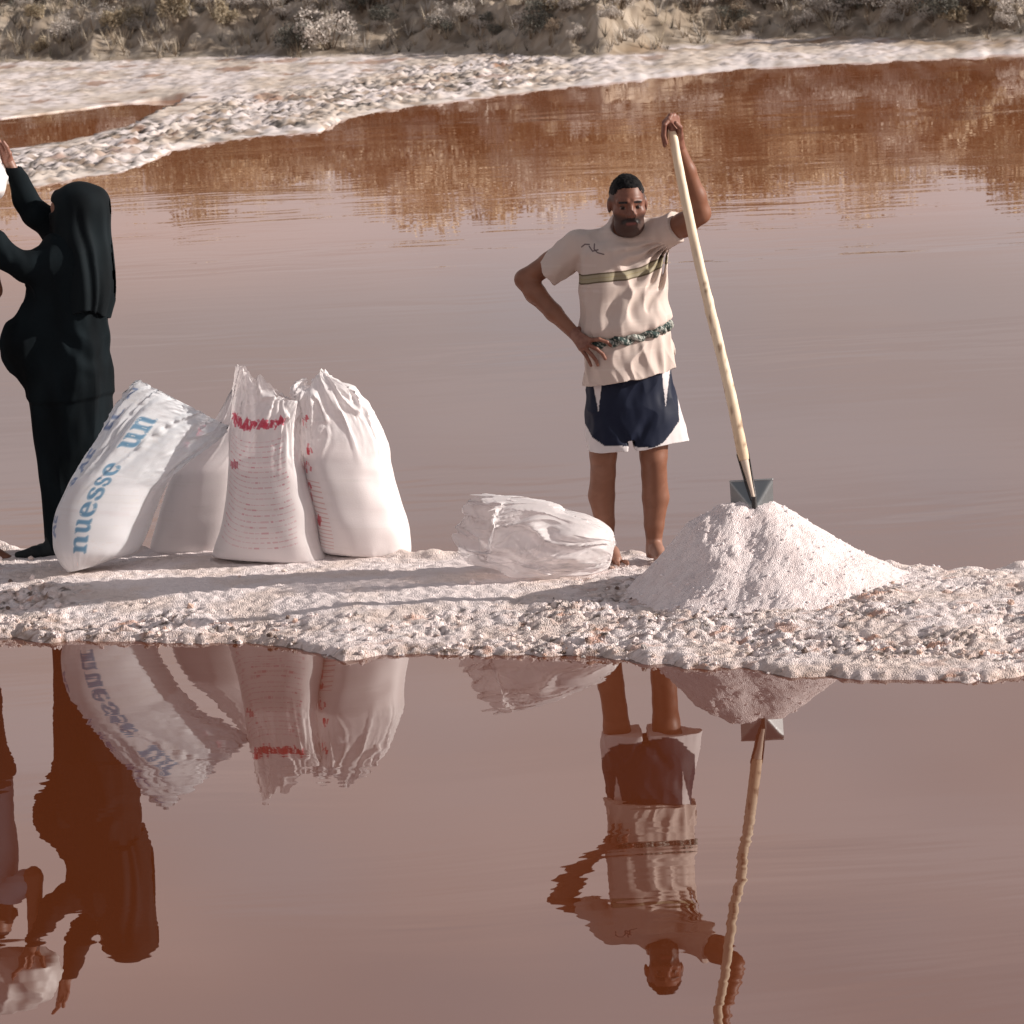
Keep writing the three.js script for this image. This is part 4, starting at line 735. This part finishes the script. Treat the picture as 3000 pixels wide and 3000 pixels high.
{
  const r = rng(101), protos = {};
  const place = (ki, v, p, s, turn, label, grouped) => {
    const k = kinds[ki], key = ki * 2 + v; let t;
    if (!protos[key]) { t = thing(k.name, label ?? k.label, k.cat, p, grouped); mesh('foliage', k.geo[v][0], k.mat[0], t); mesh('stems', k.geo[v][1], k.mat[1], t); protos[key] = t; }
    else { t = protos[key].clone(); t.name = numbered(k.name); t.userData = {}; scene.add(t); tag(t, label ?? k.label, k.cat, grouped); }
    t.position.copy(p); t.position.y -= .02; t.rotation.y = turn; t.scale.set(s, s * (.8 + .35 * r()), s);
  };
  // those that stand out, by their place along the bank
  place(0, 0, hitFar(625, 92), 1.05, 1, 'largest pale grey rounded shrub, left of the middle of the far bank');
  place(2, 0, hitFar(1012, 62), .62, 2, 'dark shrub standing alone above the dry strip at the middle of the far bank');
  place(2, 1, hitFar(560, 98), .7, 3, 'dark shrub in the hollow beside the bare earth slope on the left bank');
  place(0, 1, hitFar(1560, 40), .7, .5, 'whitish twiggy shrub above the sand at the right of the far bank');
  place(2, 0, hitFar(1800, 30), 1.0, 4, 'dark green shrub at the upper right end of the far bank');
  let n = 0, tries = 0;
  while (n < 105 && tries++ < 2500) {
    const px = mix(-120, 2060, r()), py = mix(-14, curve([[0, 104], [190, 100], [300, 84], [480, 84], [600, 98], [900, 94], [1200, 80], [1400, 62], [1932, 60]], px), r());
    const p = hitFar(px, py); if (!p) continue;
    if (px > 200 && px < 480 && py > 62) continue;                    // the bare earth slope
    const q = r() + .25 * noise(px * .006, py * .02, 5), top = py < 35;
    const ki = px < 560 ? (q < .42 ? 0 : q < .78 ? 1 : q < .9 ? 2 : 3) : px < 1300 ? (q < .62 ? 0 : q < .76 ? 1 : q < .88 ? 2 : 3) : (q < .68 ? 0 : q < .78 ? 1 : q < .9 ? 2 : 3);
    const third = px < 640 ? 'left' : px < 1290 ? 'middle' : 'right', row = py > 52 ? 'at the foot of' : 'higher up on', k = kinds[ki];
    place(ki, n & 1, p, (top ? .62 : .42) * (.55 + .8 * r()), r() * 6.28, k.label.replace('on the far bank', `${row} the far bank's ${third} third`), `${k.group}, ${row} its ${third} third`); n++;
  }
  { // dry grass and litter between the shrubs
    const b = [], q = rng(31);
    for (let i = 0; i < 9; i++) { const a = q() * 6.28, h = .10 + .16 * q(), l = .05 + .09 * q(), w = .007; b.push(Math.cos(a + 1.57) * w, 0, Math.sin(a + 1.57) * w, -Math.cos(a + 1.57) * w, 0, -Math.sin(a + 1.57) * w, Math.cos(a) * l, h, Math.sin(a) * l); }
    const g = new THREE.BufferGeometry(); g.setAttribute('position', new THREE.Float32BufferAttribute(b, 3)); g.computeVertexNormals();
    const N = 1600, gm = new THREE.InstancedMesh(g, std({ rgb: [1, 1, 1], roughness: .95, side: THREE.DoubleSide }), N), mm = new THREE.Matrix4(), cc = new THREE.Color();
    for (let i = 0; i < N; i++) {
      const x = mix(-10, 10, q()), e = -.25 + 5 * q() ** 1.3, z = curve(BK, x) - e, s = (.5 + .9 * q()) * sstep(-.5, .8, e + .6 * noise(x * 2, z, 5));
      mm.compose(new V3(x, farH(x, z) - .01, z), new THREE.Quaternion().setFromEuler(new THREE.Euler(0, q() * 6.28, 0)), new V3(s, s, s)); gm.setMatrixAt(i, mm);
      const u = q() + .4 * noise(x * 1.5, z, 3); gm.setColorAt(i, cc.setRGB(...(u < .35 ? [.48, .41, .31] : u < .65 ? [.44, .40, .35] : u < .88 ? [.27, .21, .15] : [.09, .08, .06])));
    }
    gm.name = 'dry_grass'; gm.castShadow = gm.receiveShadow = true; scene.add(gm); tag(gm, 'thin dry grass and litter between the shrubs of the far bank', 'grass', null, 'stuff');
  }
  // the taller scrub behind, seen as one mass in the water's mirror
  const im = new THREE.InstancedMesh(shrubGeo(77, 3400, .028, 1, 1.1)[0], std({ rgb: [1, 1, 1], vertexColors: true, roughness: 1, transmission: .3, thickness: 0, side: THREE.DoubleSide }), 1100), m4 = new THREE.Matrix4(), col = new THREE.Color();
  for (let i = 0; i < 1100; i++) {
    const x = mix(-42, 42, r()), e = 4.5 + 9 * r(), z = curve(BK, x) - e, s = (1.6 + 1.1 * r()) * (.85 + .3 * noise(x * .4, 3));
    m4.compose(new V3(x, farH(x, z) - .06, z), new THREE.Quaternion().setFromEuler(new THREE.Euler(0, r() * 6.28, 0)), new V3(s, s * (.8 + .4 * r()), s)); im.setMatrixAt(i, m4);
    const q = r(), c = q < .4 ? [.60, .50, .37] : q < .7 ? [.50, .40, .27] : q < .82 ? [.26, .215, .14] : [.60, .54, .46]; im.setColorAt(i, col.setRGB(...c));
  }
  im.name = 'dry_scrub'; im.castShadow = im.receiveShadow = true; scene.add(im);
  tag(im, 'dense dry scrub covering the top of the far bank', 'scrub', null, 'stuff');
}

renderer.render(scene, camera);
